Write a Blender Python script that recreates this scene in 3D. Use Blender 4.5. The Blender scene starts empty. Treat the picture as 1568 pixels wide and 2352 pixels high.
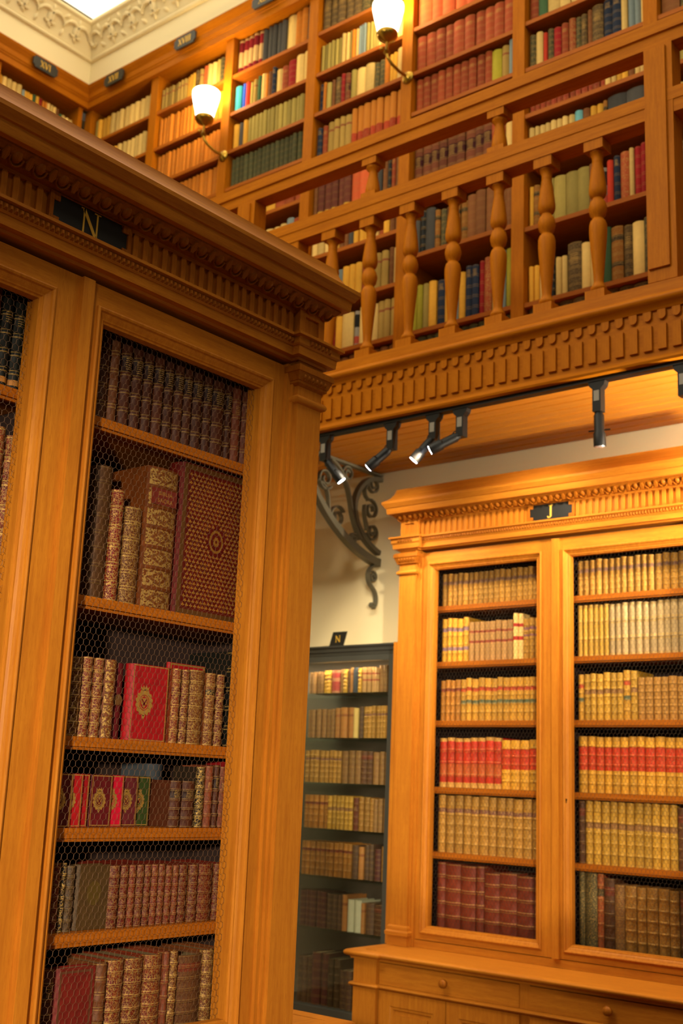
import bpy, math, random
from mathutils import Matrix, Vector
random.seed(7)
S = bpy.context.scene
COL = S.collection
H0 = 1.6                                   # eye height, metres
PI = math.pi

# ------------------------------------------------------------------ camera
cam_d = bpy.data.cameras.new('camera'); cam = bpy.data.objects.new('camera', cam_d); COL.objects.link(cam)
yaw, pitch, roll = math.radians(-39.862), math.radians(13.091), math.radians(2.3406)
r0 = Vector((math.cos(yaw), -math.sin(yaw), 0)); f0 = Vector((math.sin(yaw), math.cos(yaw), 0)); u0 = Vector((0, 0, 1))
fw = f0*math.cos(pitch)+u0*math.sin(pitch); up = u0*math.cos(pitch)-f0*math.sin(pitch)
r2 = r0*math.cos(roll)+up*math.sin(roll); up2 = up*math.cos(roll)-r0*math.sin(roll)
m = Matrix((r2, up2, -fw)).transposed().to_4x4(); m.translation = Vector((0, 0, H0))
cam.matrix_world = m
cam_d.sensor_fit = 'HORIZONTAL'; cam_d.sensor_width = 36.0; cam_d.lens = 2697.2*36/1568
cam_d.clip_start = 0.05
cam_d.dof.use_dof = True; cam_d.dof.focus_distance = 2.45; cam_d.dof.aperture_fstop = 8.5
S.camera = cam
# ------------------------------------------------------------------ world and exposure
w = bpy.data.worlds.new('room_glow'); S.world = w; w.use_nodes = True
w.node_tree.nodes['Background'].inputs[0].default_value = (1.0, 0.78, 0.5, 1)
w.node_tree.nodes['Background'].inputs[1].default_value = 0.04
S.view_settings.view_transform = 'Standard'; S.view_settings.look = 'None'
S.view_settings.gamma = 1.0; S.view_settings.use_curve_mapping = False
S.view_settings.exposure = 0.6
cy = S.cycles; cy.max_bounces = 6; cy.diffuse_bounces = 4; cy.glossy_bounces = 2; cy.transmission_bounces = 2; cy.transparent_max_bounces = 12; cy.adaptive_threshold = 0.04
# ------------------------------------------------------------------ room lamps and added fill lights
def area(name, loc, target, size, power, color):
    d = bpy.data.lights.new(name, 'AREA'); d.energy = power; d.color = color; d.size = size; d.shape = 'DISK'
    o = bpy.data.objects.new(name, d); COL.objects.link(o); o.location = loc
    o.rotation_euler = (Vector(target)-Vector(loc)).to_track_quat('-Z', 'Y').to_euler(); return o
def spot(name, loc, target, power, color, angle, blend=0.6, radius=0.03):
    d = bpy.data.lights.new(name, 'SPOT'); d.energy = power; d.color = color; d.spot_size = math.radians(angle); d.spot_blend = blend; d.shadow_soft_size = radius
    o = bpy.data.objects.new(name, d); COL.objects.link(o); o.location = loc
    o.rotation_euler = (Vector(target)-Vector(loc)).to_track_quat('-Z', 'Y').to_euler(); return o
WARM = (1.0, 0.88, 0.66)
def bulb(name, loc, power, radius=0.08):
    d = bpy.data.lights.new(name, 'POINT'); d.energy = power; d.color = WARM; d.shadow_soft_size = radius
    o = bpy.data.objects.new(name, d); COL.objects.link(o); o.location = loc; return o
area('hall_fill', (-3.0, 0.6, 5.3), (-3.2, 2.6, 2.6), 0.9, 34, WARM)           # added unseen light from upper left, brightening the gallery and N's top
spot('aisle_spotlight', (0.9, -1.7, 2.0), (-1.92, 1.42, 1.52), 700, WARM, 32, 0.9, 0.10)   # lamp behind the photographer, on bookcase N
area('far_fill', (2.2, -1.2, 4.6), (-2.4, 3.8, 3.4), 0.6, 12, WARM)          # ambient fill added from across the room, no fixture
for tx, pw in ((-3.05, 16), (-2.30, 24), (-1.55, 24), (-0.95, 24)):                   # track lamps washing bookcase J
    spot('track_wash', (tx, 3.80, 3.02), (tx-.25, 4.20, 1.85), pw, WARM, 130, 1.0, 0.05)
spot('case_spotlight', (0.8, 0.3, 2.6), (-2.36, 4.2, 2.02), 520, WARM, 20.4, 0.22, 0.05)      # profile spot trained on bookcase J from across the aisle
spot('soffit_fill', (-0.95, 3.86, 2.55), (-2.6, 4.25, 3.16), 150, WARM, 100, 1.0, 0.05)   # unseen light added under the gallery to brighten soffit and wall
spot('wall_fill', (-0.90, 3.90, 3.02), (-2.6, 4.50, 3.00), 60, WARM, 80, 1.0, 0.04)  # added off-frame to lift the plaster above J's cornice

# ------------------------------------------------------------------ helpers
def srgb(h):
    h = h.lstrip('#'); c = [int(h[i:i+2], 16)/255 for i in (0, 2, 4)]
    return tuple(x/12.92 if x <= .04045 else ((x+.055)/1.055)**2.4 for x in c)+(1,)
class MB:
    def __init__(s): s.v = []; s.f = []
    def add(s, vs, fs):
        n = len(s.v); s.v += vs; s.f += [tuple(i+n for i in f) for f in fs]; return s
    def box(s, x0, x1, y0, y1, z0, z1):
        return s.add([(x0,y0,z0),(x1,y0,z0),(x1,y1,z0),(x0,y1,z0),(x0,y0,z1),(x1,y0,z1),(x1,y1,z1),(x0,y1,z1)],
                     [(3,2,1,0),(4,5,6,7),(0,1,5,4),(1,2,6,5),(2,3,7,6),(3,0,4,7)])
    def prism(s, pts, a, b, axis='y'):           # polygon extruded along an axis
        n = len(pts)
        def P(p, t): return {'y': (p[0], t, p[1]), 'x': (t, p[0], p[1]), 'z': (p[0], p[1], t)}[axis]
        fs = [tuple(range(n-1, -1, -1)), tuple(range(n, 2*n))]+[(i, (i+1) % n, (i+1) % n+n, i+n) for i in range(n)]
        return s.add([P(p, a) for p in pts]+[P(p, b) for p in pts], fs)
    def ring(s, x0, x1, z0, z1, xi0, xi1, zi0, zi1, y0, y1):   # rectangular frame in the xz plane
        o = [(x0,z0),(x1,z0),(x1,z1),(x0,z1)]; i = [(xi0,zi0),(xi1,zi0),(xi1,zi1),(xi0,zi1)]
        vs = [(p[0],y0,p[1]) for p in o]+[(p[0],y0,p[1]) for p in i]+[(p[0],y1,p[1]) for p in o]+[(p[0],y1,p[1]) for p in i]
        fs = []
        for k in range(4):
            j = (k+1) % 4
            fs += [(k,j,4+j,4+k), (8+j,8+k,12+k,12+j), (k,8+k,8+j,j), (4+k,4+j,12+j,12+k)]
        return s.add(vs, fs)
    def profile_ring(s, x0, x1, z0, z1, prof):   # picture-frame moulding: prof = [(inset, y)...]
        n = len(prof); vs = []
        for (i, y) in prof: vs += [(x0+i,y,z0+i),(x1-i,y,z0+i),(x1-i,y,z1-i),(x0+i,y,z1-i)]
        fs = [(4*a+k, 4*a+(k+1) % 4, 4*a+4+(k+1) % 4, 4*a+4+k) for a in range(n-1) for k in range(4)]
        return s.add(vs, fs)
    def sweep(s, path, prof, closed=True):       # mitred moulding round a right-angled plan path; prof = [(projection, z)...]
        n = len(path); nor = []
        seg = []
        for a, b in zip(path, path[1:]):
            d = math.hypot(b[0]-a[0], b[1]-a[1]); seg.append(((b[1]-a[1])/d, -(b[0]-a[0])/d))
        for i in range(n):
            if i == 0: q = seg[0]
            elif i == n-1: q = seg[-1]
            else: q = (seg[i-1][0]+seg[i][0], seg[i-1][1]+seg[i][1])
            nor.append(q)
        k = len(prof); vs = [(path[i][0]+p*nor[i][0], path[i][1]+p*nor[i][1], z) for i in range(n) for (p, z) in prof]
        fs = []
        for i in range(n-1):
            for j in range(k if closed else k-1):
                a = i*k+j; b = i*k+(j+1) % k
                fs.append((a, b, b+k, a+k))
        if closed: fs += [tuple(range(k-1, -1, -1)), tuple(range((n-1)*k, n*k))]
        return s.add(vs, fs)
    def lathe(s, prof, seg=20, cx=0, cy=0, axis='z', cz=0):
        k = len(prof); vs = []
        for i in range(seg):
            a = 2*PI*i/seg; c, q = math.cos(a), math.sin(a)
            for r, t in prof:
                vs.append({'z': (cx+r*c, cy+r*q, cz+t), 'y': (cx+r*c, cy+t, cz+r*q), 'x': (cx+t, cy+r*c, cz+r*q)}[axis])
        fs = [(i*k+j, ((i+1) % seg)*k+j, ((i+1) % seg)*k+j+1, i*k+j+1) for i in range(seg) for j in range(k-1)]
        if prof[0][0] > 1e-6: fs.append(tuple(i*k for i in range(seg-1, -1, -1)))
        if prof[-1][0] > 1e-6: fs.append(tuple(i*k+k-1 for i in range(seg)))
        return s.add(vs, fs)
    def strap(s, pts, hw, th, plane_x=0.0):      # flat bar bent in the yz plane
        n = len(pts); vs = []
        for i, p in enumerate(pts):
            a = pts[max(0, i-1)]; b = pts[min(n-1, i+1)]
            d = math.hypot(b[0]-a[0], b[1]-a[1]) or 1; ny, nz = -(b[1]-a[1])/d, (b[0]-a[0])/d
            t = th(i/(n-1)) if callable(th) else th
            for sx, q in ((-hw, -t), (hw, -t), (hw, t), (-hw, t)): vs.append((plane_x+sx, p[0]+ny*q, p[1]+nz*q))
        fs = [(4*i+k, 4*i+(k+1) % 4, 4*i+4+(k+1) % 4, 4*i+4+k) for i in range(n-1) for k in range(4)]+[(3,2,1,0), (4*n-4,4*n-3,4*n-2,4*n-1)]
        return s.add(vs, fs)
    def tube(s, pts, r, seg=8):
        vs = []; n = len(pts)
        for i, p in enumerate(pts):
            p = Vector(p); d = (Vector(pts[min(n-1, i+1)])-Vector(pts[max(0, i-1)])).normalized()
            a = d.orthogonal().normalized() if i == 0 else (a-d*a.dot(d)).normalized()
            b = d.cross(a); rr = r[i] if isinstance(r, (list, tuple)) else r
            for k in range(seg): vs.append(tuple(p+(a*math.cos(2*PI*k/seg)+b*math.sin(2*PI*k/seg))*rr))
        fs = [(i*seg+k, i*seg+(k+1) % seg, (i+1)*seg+(k+1) % seg, (i+1)*seg+k) for i in range(n-1) for k in range(seg)]
        fs += [tuple(range(seg-1, -1, -1)), tuple(range((n-1)*seg, n*seg))]
        return s.add(vs, fs)
    def mesh(s, name, mat, smooth=None):
        me = bpy.data.meshes.new(name); me.from_pydata(s.v, [], s.f); me.validate(); me.update()
        if mat: me.materials.append(mat)
        if smooth is not None:
            me.polygons.foreach_set('use_smooth', [True]*len(me.polygons))
            me.set_sharp_from_angle(angle=math.radians(smooth))
        return me
    def build(s, name, mat, parent=None, smooth=None, fix=True):
        me = s.mesh(name, mat, smooth)
        if fix: recalc(me)
        return link(name, me, parent)
import bmesh
def recalc(me):
    b = bmesh.new(); b.from_mesh(me); bmesh.ops.recalc_face_normals(b, faces=b.faces); b.to_mesh(me); b.free()
def link(name, me, parent=None, loc=None, rz=None):
    o = bpy.data.objects.new(name, me); COL.objects.link(o)
    if parent: o.parent = parent
    if loc: o.location = loc
    if rz is not None: o.rotation_euler = (0, 0, rz)
    return o
def tag(o, label=None, cat=None, group=None, kind=None):
    if label: o['label'] = label
    if cat: o['category'] = cat
    if group: o['group'] = group
    if kind: o['kind'] = kind
    return o
def thing(name, label, cat, loc=(0,0,0), rz=0, group=None):
    o = bpy.data.objects.new(name, None); COL.objects.link(o); o.location = loc; o.rotation_euler = (0,0,rz); o.empty_display_size = .1
    return tag(o, label, cat, group)
def shape(name, bb, mat, parent=None, **k): return MB().box(*bb).build(name, mat, parent, **k)

# ------------------------------------------------------------------ materials
def newmat(name):
    m = bpy.data.materials.new(name); m.use_nodes = True; nt = m.node_tree; nt.nodes.clear()
    out = nt.nodes.new('ShaderNodeOutputMaterial'); b = nt.nodes.new('ShaderNodeBsdfPrincipled'); nt.links.new(b.outputs[0], out.inputs[0])
    return m, nt, b
def nd(nt, t, **k):
    n = nt.nodes.new(t)
    for a, v in k.items(): setattr(n, a, v)
    return n
def mth(nt, op, a, b=None, c=None):
    n = nd(nt, 'ShaderNodeMath', operation=op)
    for i, x in enumerate((a, b, c)):
        if x is None: continue
        if isinstance(x, (int, float)): n.inputs[i].default_value = x
        else: nt.links.new(x, n.inputs[i])
    return n.outputs[0]
def mixc(nt, fac, a, b, blend='MIX'):
    n = nd(nt, 'ShaderNodeMix', data_type='RGBA', blend_type=blend)
    for i, x in ((0, fac), (6, a), (7, b)):
        if isinstance(x, (int, float)): n.inputs[i].default_value = x
        elif isinstance(x, tuple): n.inputs[i].default_value = x
        else: nt.links.new(x, n.inputs[i])
    return n.outputs[2]
def wood(name, light, dark, axis='z', rough=0.46, scale=1.0, coat=0.0, spec=.11):
    m, nt, b = newmat(name)
    tc = nd(nt, 'ShaderNodeTexCoord'); mp = nd(nt, 'ShaderNodeMapping')
    sc = {'x': (3, 55, 55), 'y': (55, 3, 55), 'z': (55, 55, 3)}[axis]
    mp.inputs['Scale'].default_value = tuple(v*scale for v in sc)
    nt.links.new(tc.outputs['Object'], mp.inputs[0])
    n1 = nd(nt, 'ShaderNodeTexNoise'); n1.inputs['Scale'].default_value = 1.6; n1.inputs['Detail'].default_value = 5; n1.inputs['Roughness'].default_value = .65
    nt.links.new(mp.outputs[0], n1.inputs['Vector'])
    n2 = nd(nt, 'ShaderNodeTexNoise'); n2.inputs['Scale'].default_value = 3.2; n2.inputs['Detail'].default_value = 3
    nt.links.new(tc.outputs['Object'], n2.inputs['Vector'])
    mp2 = nd(nt, 'ShaderNodeMapping'); mp2.inputs['Scale'].default_value = tuple(v*6*scale for v in sc); nt.links.new(tc.outputs['Object'], mp2.inputs[0])
    n3 = nd(nt, 'ShaderNodeTexNoise'); n3.inputs['Scale'].default_value = 2.0; n3.inputs['Detail'].default_value = 2; nt.links.new(mp2.outputs[0], n3.inputs['Vector'])
    f = mth(nt, 'ADD', mth(nt, 'MULTIPLY', n1.outputs[0], 1.15), mth(nt, 'MULTIPLY', n2.outputs[0], .45))
    f = mth(nt, 'SUBTRACT', f, .40)
    cr = nd(nt, 'ShaderNodeClamp'); nt.links.new(f, cr.inputs[0])
    col = mixc(nt, cr.outputs[0], srgb(dark), srgb(light))
    pore = mth(nt, 'MULTIPLY', mth(nt, 'GREATER_THAN', n3.outputs[0], .58), .40)
    col = mixc(nt, pore, col, srgb(dark))
    nt.links.new(col, b.inputs['Base Color'])
    b.inputs['Roughness'].default_value = rough; b.inputs['Specular IOR Level'].default_value = spec
    b.inputs['Coat Weight'].default_value = coat; b.inputs['Coat Roughness'].default_value = .25
    bp = nd(nt, 'ShaderNodeBump'); bp.inputs['Strength'].default_value = .12; bp.inputs['Distance'].default_value = .001
    nt.links.new(n1.outputs[0], bp.inputs['Height']); nt.links.new(bp.outputs[0], b.inputs['Normal'])
    return m
def plain(name, hexc, rough=.6, metal=0, noise=0.0, nscale=20, bump=0, emit=None, estr=0, spec=.5):
    m, nt, b = newmat(name); c = srgb(hexc)
    b.inputs['Base Color'].default_value = c; b.inputs['Roughness'].default_value = rough; b.inputs['Metallic'].default_value = metal
    b.inputs['Specular IOR Level'].default_value = spec
    if noise or bump:
        tc = nd(nt, 'ShaderNodeTexCoord'); n = nd(nt, 'ShaderNodeTexNoise'); n.inputs['Scale'].default_value = nscale; n.inputs['Detail'].default_value = 4
        nt.links.new(tc.outputs['Object'], n.inputs['Vector'])
        if noise: nt.links.new(mixc(nt, mth(nt, 'MULTIPLY', n.outputs[0], noise), c, tuple(x*.45 for x in c[:3])+(1,)), b.inputs['Base Color'])
        if bump:
            bp = nd(nt, 'ShaderNodeBump'); bp.inputs['Strength'].default_value = bump; bp.inputs['Distance'].default_value = .002
            nt.links.new(n.outputs[0], bp.inputs['Height']); nt.links.new(bp.outputs[0], b.inputs['Normal'])
    if emit: b.inputs['Emission Color'].default_value = srgb(emit); b.inputs['Emission Strength'].default_value = estr
    return m
def thin_glass(name, tint, refl=.10):
    m = bpy.data.materials.new(name); m.use_nodes = True; nt = m.node_tree; nt.nodes.clear()
    out = nd(nt, 'ShaderNodeOutputMaterial'); mx = nd(nt, 'ShaderNodeMixShader'); t = nd(nt, 'ShaderNodeBsdfTransparent'); g = nd(nt, 'ShaderNodeBsdfGlossy')
    t.inputs[0].default_value = tint; g.inputs['Roughness'].default_value = .03
    fr = nd(nt, 'ShaderNodeFresnel'); fr.inputs[0].default_value = 1.5
    nt.links.new(mth(nt, 'MULTIPLY', fr.outputs[0], refl*7), mx.inputs[0])
    nt.links.new(t.outputs[0], mx.inputs[1]); nt.links.new(g.outputs[0], mx.inputs[2]); nt.links.new(mx.outputs[0], out.inputs[0])
    return m
L, D = '#d08424', '#9c5616'
WZ = wood('oak_vertical', L, D, 'z'); WX = wood('oak_lengthwise', L, D, 'x'); WY = wood('oak_crosswise', L, D, 'y')
GL, GD = '#c87812', '#965008'
GZ = wood('gallery_oak_vertical', GL, GD, 'z', spec=.05); GX = wood('gallery_oak_lengthwise', GL, GD, 'x', spec=.05); GY = wood('gallery_oak_crosswise', GL, GD, 'y', spec=.05)
WC = wood('oak_carved', '#b56a16', '#7a3e0a', 'z', .5)
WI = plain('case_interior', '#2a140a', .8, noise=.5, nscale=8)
SH = wood('shelf_edge', '#bd6a16', '#8e480c', 'x', .5)
GRAY = plain('netting_wire', '#63442a', .5, .4)
DARKWIRE = plain('dark_netting_wire', '#453a2e', .5, .3)
BLK = plain('black_enamel', '#15130f', .45, noise=.3, nscale=300, bump=.1)
GOLD = plain('gold_leaf', '#e2b23e', .45, .1)
GILT = plain('gilt_tooling', '#c79545', .35, .55)
IRON = plain('wrought_iron', '#6e6854', .45, .35, noise=.3, nscale=30, bump=.15)
BLACKMETAL = plain('black_metal', '#080706', .5, 0, spec=.3)
STEEL = plain('grey_label', '#8b8478', .5, .2)
BRASS = plain('brass', '#a8832f', .28, .9)
CREAM = plain('cream_plaster', '#eddcaf', .75, noise=.10, nscale=3)
PAPER = plain('page_edges', '#b79a63', .8, noise=.5, nscale=120)
GLASS = thin_glass('pane_glass', (.96, .98, .97, 1), .03)
GSHELF = thin_glass('shelf_glass', (.88, .96, .92, 1), .04)
FLOORM = wood('floor_oak', '#7c5024', '#4e2e12', 'x', .4)

# ------------------------------------------------------------------ book styles: colour, words, name, gilt lines, tooling, labels, bands, metres of rounding
ST = {}
def bookmat(key, hexc, lines, tool, labels, n, cloth, text=None, panel=0):
    m, nt, b = newmat('binding_'+key); c = srgb(hexc)
    tc = nd(nt, 'ShaderNodeTexCoord'); sp = nd(nt, 'ShaderNodeSeparateXYZ'); nt.links.new(tc.outputs['Generated'], sp.inputs[0])
    oi = nd(nt, 'ShaderNodeObjectInfo')
    no = nd(nt, 'ShaderNodeTexNoise'); no.inputs['Scale'].default_value = 45; no.inputs['Detail'].default_value = 5; nt.links.new(tc.outputs['Object'], no.inputs['Vector'])
    val = mth(nt, 'ADD', mth(nt, 'MULTIPLY', oi.outputs['Random'], .42), mth(nt, 'ADD', mth(nt, 'MULTIPLY', no.outputs[0], .9 if not cloth else .3), .34 if not cloth else .62))
    col = mixc(nt, 1.0, c, val, 'MULTIPLY')
    z = sp.outputs[2]; spine = mth(nt, 'LESS_THAN', sp.outputs[1], .16)
    for (a, e, lh) in labels:
        f = mth(nt, 'MULTIPLY', mth(nt, 'MULTIPLY', mth(nt, 'GREATER_THAN', z, a), mth(nt, 'LESS_THAN', z, e)), spine)
        col = mixc(nt, f, col, srgb(lh))
    metal = None
    if lines or tool:
        g = None
        if lines:
            t = mth(nt, 'ABSOLUTE', mth(nt, 'SUBTRACT', mth(nt, 'FRACT', mth(nt, 'ADD', mth(nt, 'MULTIPLY', z, n), .5)), .5))
            a = mth(nt, 'LESS_THAN', mth(nt, 'ABSOLUTE', mth(nt, 'SUBTRACT', t, .09)), .028)
            g = mth(nt, 'MULTIPLY', a, lines)
        if tool:
            vo = nd(nt, 'ShaderNodeTexVoronoi', feature='DISTANCE_TO_EDGE'); vo.inputs['Scale'].default_value = 165
            nt.links.new(tc.outputs['Object'], vo.inputs['Vector'])
            n5 = nd(nt, 'ShaderNodeTexNoise'); n5.inputs['Scale'].default_value = 210; nt.links.new(tc.outputs['Object'], n5.inputs['Vector'])
            a = mth(nt, 'MAXIMUM', mth(nt, 'LESS_THAN', vo.outputs[0], .05), mth(nt, 'GREATER_THAN', n5.outputs[0], .60))
            a = mth(nt, 'MULTIPLY', a, tool)
            g = mth(nt, 'MAXIMUM', g, a) if g is not None else a
        if panel:
            cx = mth(nt, 'MULTIPLY', mth(nt, 'ABSOLUTE', mth(nt, 'SUBTRACT', sp.outputs[0], .5)), 2.0)
            cz = mth(nt, 'MULTIPLY', mth(nt, 'ABSOLUTE', mth(nt, 'SUBTRACT', mth(nt, 'FRACT', mth(nt, 'MULTIPLY', z, n)), .5)), 2.0)
            dd = mth(nt, 'ADD', cx, cz)
            ring = mth(nt, 'MULTIPLY', mth(nt, 'GREATER_THAN', dd, .38), mth(nt, 'LESS_THAN', dd, .66))
            fld = mth(nt, 'MULTIPLY', mth(nt, 'LESS_THAN', cz, .80), mth(nt, 'LESS_THAN', cx, .86))
            speck = mth(nt, 'GREATER_THAN', n5.outputs[0], .47)
            g = mth(nt, 'MULTIPLY', mth(nt, 'MULTIPLY', mth(nt, 'SUBTRACT', 1.0, mth(nt, 'MULTIPLY', ring, .85)), fld), mth(nt, 'MULTIPLY', speck, panel))
        if text:
            ta, tb_, tf = text
            rowm = mth(nt, 'LESS_THAN', mth(nt, 'FRACT', mth(nt, 'MULTIPLY', z, tf)), .42)
            mpx = nd(nt, 'ShaderNodeMapping'); mpx.inputs['Scale'].default_value = (700, 1, 260); nt.links.new(tc.outputs['Object'], mpx.inputs[0])
            nx = nd(nt, 'ShaderNodeTexNoise'); nx.inputs['Scale'].default_value = 1.0; nt.links.new(mpx.outputs[0], nx.inputs['Vector'])
            mid = mth(nt, 'LESS_THAN', mth(nt, 'ABSOLUTE', mth(nt, 'SUBTRACT', sp.outputs[0], .5)), .30)
            tx_ = mth(nt, 'MULTIPLY', mth(nt, 'MULTIPLY', rowm, mth(nt, 'GREATER_THAN', nx.outputs[0], .47)), mth(nt, 'MULTIPLY', mid, mth(nt, 'MULTIPLY', mth(nt, 'GREATER_THAN', z, ta), mth(nt, 'LESS_THAN', z, tb_))))
            g = mth(nt, 'MAXIMUM', g, tx_)
        g = mth(nt, 'MULTIPLY', g, spine)
        col = mixc(nt, g, col, (.46, .27, .065, 1))
        nt.links.new(mth(nt, 'MULTIPLY', g, .45), b.inputs['Metallic'])
    nt.links.new(col, b.inputs['Base Color'])
    b.inputs['Roughness'].default_value = .75 if cloth else .58
    b.inputs['Specular IOR Level'].default_value = .15 if cloth else .22
    bp = nd(nt, 'ShaderNodeBump'); bp.inputs['Strength'].default_value = .12 if cloth else .25; bp.inputs['Distance'].default_value = .001
    nt.links.new(no.outputs[0], bp.inputs['Height']); nt.links.new(bp.outputs[0], b.inputs['Normal'])
    return m
def style(key, hexc, words, name, lines=0, tool=0, labels=(), n=6, bands=0, cloth=False, text=None, panel=0):
    ST[key] = (bookmat(key, hexc, lines, tool, labels, n, cloth, text, panel), words, name, bands)
LV, CB, PB = 'leather_volume', 'cloth_book', 'paperbound_book'
# leather
style('dkbrown', '#461f0d', 'dark brown leather volume', LV, .35, 0, ((.62, .80, '#2a120a'),), 5, 4, text=(.64, .79, 42))
style('dkbrown2', '#5a3014', 'brown half-leather volume', LV, .4, 0, (), 5, 3)
style('redbrown', '#6a3119', 'red-brown leather volume', LV, .3, 0, (), 5, 4, text=(.62, .74, 46))
style('olivebrown', '#4a2c12', 'olive-brown leather volume', LV, .15, 0, (), 8, 7)
style('redgilt', '#66120a', 'red morocco gilt volume', LV, .9, .75, (), 6, 5)
style('goldbrown', '#5e2f10', 'gold-tooled brown volume', LV, .9, .6, (), 6, 5)
style('goldbright', '#6a330c', 'brightly gilt brown volume', LV, 1, .8, (), 7, 6, panel=.72)
style('goldred', '#66240f', 'gold-tooled russet volume', LV, .8, .6, ((.62, .74, '#5d1a12'),), 6, 5)
style('goldblk', '#66300f', 'gold-tooled russet volume with black label', LV, .8, .6, ((.70, .77, '#0e0a08'),), 6, 5)
style('blackgilt', '#241a10', 'black gilt volume', LV, 1, .8, (), 6, 5)
style('black', '#16150f', 'plain black volume', LV, .5, 0, (), 5, 4)
style('blacklab', '#1b1a14', 'black leather volume with orange shelf label', LV, .6, 0, ((.06, .12, '#b5742f'),), 5, 4, text=(.70, .82, 40))
style('ruby', '#7e0f12', 'bright red volume', LV, .2, 0, (), 6, 0)
style('marred', '#5c180a', 'maroon leather volume', LV, .35, .28, (), 6, 5)
style('greyolive', '#45301c', 'grey-brown leather volume', LV, .2, .1, (), 6, 5)
style('tan', '#a5701e', 'tan calf volume', LV, .6, .55, ((.66, .76, '#6a4038'),), 6, 5)
style('tanplain', '#a06c2a', 'tan calf volume', LV, .5, .4, (), 6, 5)
style('mauvetan', '#a8741f', 'tan volume with two mauve labels', LV, .5, .4, ((.72, .79, '#7a4450'), (.56, .61, '#7a4450')), 6, 5)
style('yellow2', '#d69a26', 'yellow calf volume with two mauve labels', LV, .7, .35, ((.70, .79, '#8a6670'), (.26, .34, '#8a6670')), 5, 4)
style('tanred', '#a87a44', 'tan calf volume with two red labels', LV, .3, .3, ((.72, .78, '#8a3020'), (.46, .52, '#8a2a1e')), 5, 0)
style('creamred', '#dcb468', 'cream vellum volume with two red labels', LV, 0, .15, ((.71, .78, '#b0241c'), (.42, .50, '#b0241c')), 5, 0)
style('goldlab', '#c08622', 'gold calf volume with red and green labels', LV, .6, .6, ((.70, .79, '#b52a18'), (.40, .49, '#2e4a38')), 5, 4)
style('tandark', '#a8681c', 'russet calf volume with red label', LV, .4, .3, ((.72, .80, '#7a2a20'),), 5, 4)
style('redpanel', '#b41a08', 'red and gold panelled volume', LV, .4, .22, ((.93, 1.0, '#c08a3c'), (0, .10, '#c08a3c'), (.24, .46, '#b0481a')), 4, 3)
style('goldredset', '#c5881f', 'gold calf volume with red centre panels', LV, .4, .35, ((.40, .82, '#bc1e08'),), 6, 5)
style('tanpurp', '#a87224', 'tan calf volume with purple label', LV, .5, .6, ((.70, .77, '#6a3430'),), 6, 5)
style('goldpl', '#b98622', 'gold calf volume with brown label', LV, .4, .6, ((.56, .66, '#8a5a30'),), 6, 5)
style('greytan', '#a3875a', 'grey-tan calf volume', LV, .8, .25, (), 3, 2)
style('goldtan', '#b08428', 'gold-tan calf volume', LV, .8, .4, (), 3, 2)
style('orangeband', '#8a6030', 'brown volume with orange labels', LV, .5, .3, ((.66, .80, '#cc7a10'), (.40, .54, '#cc7a10'), (0, .14, '#c09a50')), 3, 2)
style('stripe', '#b08c46', 'pale volume with dark purple labels', LV, .5, .3, ((.70, .80, '#3a1c24'), (.36, .46, '#3a1420')), 6, 5)
style('oxblood', '#6a2813', 'oxblood leather folio', LV, .5, 0, (), 5, 4)
style('oxgilt', '#6a140c', 'oxblood gilt leather volume', LV, .6, .45, (), 5, 4)
style('speckle', '#3a3a24', 'speckled black and gold volume', LV, 0, .75, (), 6, 0)
style('rust', '#8a3a1a', 'rust-red leather volume', LV, .5, .4, ((.70, .80, '#3a2e1c'),), 6, 5)
style('umber', '#54301a', 'dark umber leather volume', LV, .3, .1, ((.76, .88, '#6a2a1a'),), 6, 5)
style('amber', '#8c5818', 'amber gilt leather volume', LV, .6, .6, (), 6, 5)
style('cbrown', '#7a4e28', 'mottled brown calf volume', LV, .5, .5, (), 6, 0)
style('corange', '#a5662c', 'orange calf volume', LV, .5, .3, ((.70, .78, '#8a4a1e'),), 6, 0)
style('credoval', '#a06040', 'tan volume with red ovals', LV, 0, .3, ((.10, .50, '#96222a'), (.66, .88, '#96222a')), 6, 0)
style('cdark', '#4a2e22', 'dim dark brown folio', LV, .35, .2, (), 6, 0)
style('cmaroon', '#52261f', 'dim maroon folio', LV, .35, 0, (), 6, 0)
style('white', '#cfc9a4', 'off-white bound volume', PB, 0, 0, (), 6, 0, True)
style('slate', '#3c4044', 'slate-blue volume', CB, 0, 0, (), 6, 0, True)
# cloth and paper on the gallery
style('pcream', '#d8b264', 'cream paperbound book', PB, 0, 0, (), 6, 0, True)
style('pyellow', '#d69b30', 'yellow paperbound book', PB, 0, 0, (), 6, 0, True)
style('orange', '#c8751c', 'orange cloth book', CB, .25, 0, (), 5, 0, True)
style('olivetan', '#a8863e', 'olive-tan book with ruled spine', CB, .3, .2, ((.72, .78, '#8a4a28'),), 6, 0, True)
style('khaki', '#a08a42', 'khaki cloth book', CB, 0, 0, ((0, .06, '#8a6a34'),), 5, 0, True)
style('dkgreen', '#44452a', 'dark green cloth book', CB, .2, .1, (), 5, 0, True)
style('crimcream', '#7e1a1c', 'crimson book with cream labels', CB, 0, 0, ((.22, .66, '#c09a62'), (.94, 1, '#c09a62')), 5, 0, True)
style('charcoal', '#4a4640', 'charcoal cloth book', CB, 0, 0, (), 5, 0, True)
style('teal', '#2f8a92', 'teal paperbound book', PB, 0, 0, (), 5, 0, True)
style('blue', '#2f52b8', 'bright blue paperbound book', PB, 0, 0, (), 5, 0, True)
style('scarlet', '#c63a1e', 'scarlet cloth book', CB, 0, 0, (), 5, 0, True)
style('green', '#3d5836', 'green cloth book', CB, 0, 0, (), 5, 0, True)
style('navy', '#232a3a', 'navy cloth book', CB, .3, 0, (), 5, 0, True, text=(.78, .92, 34))
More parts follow.
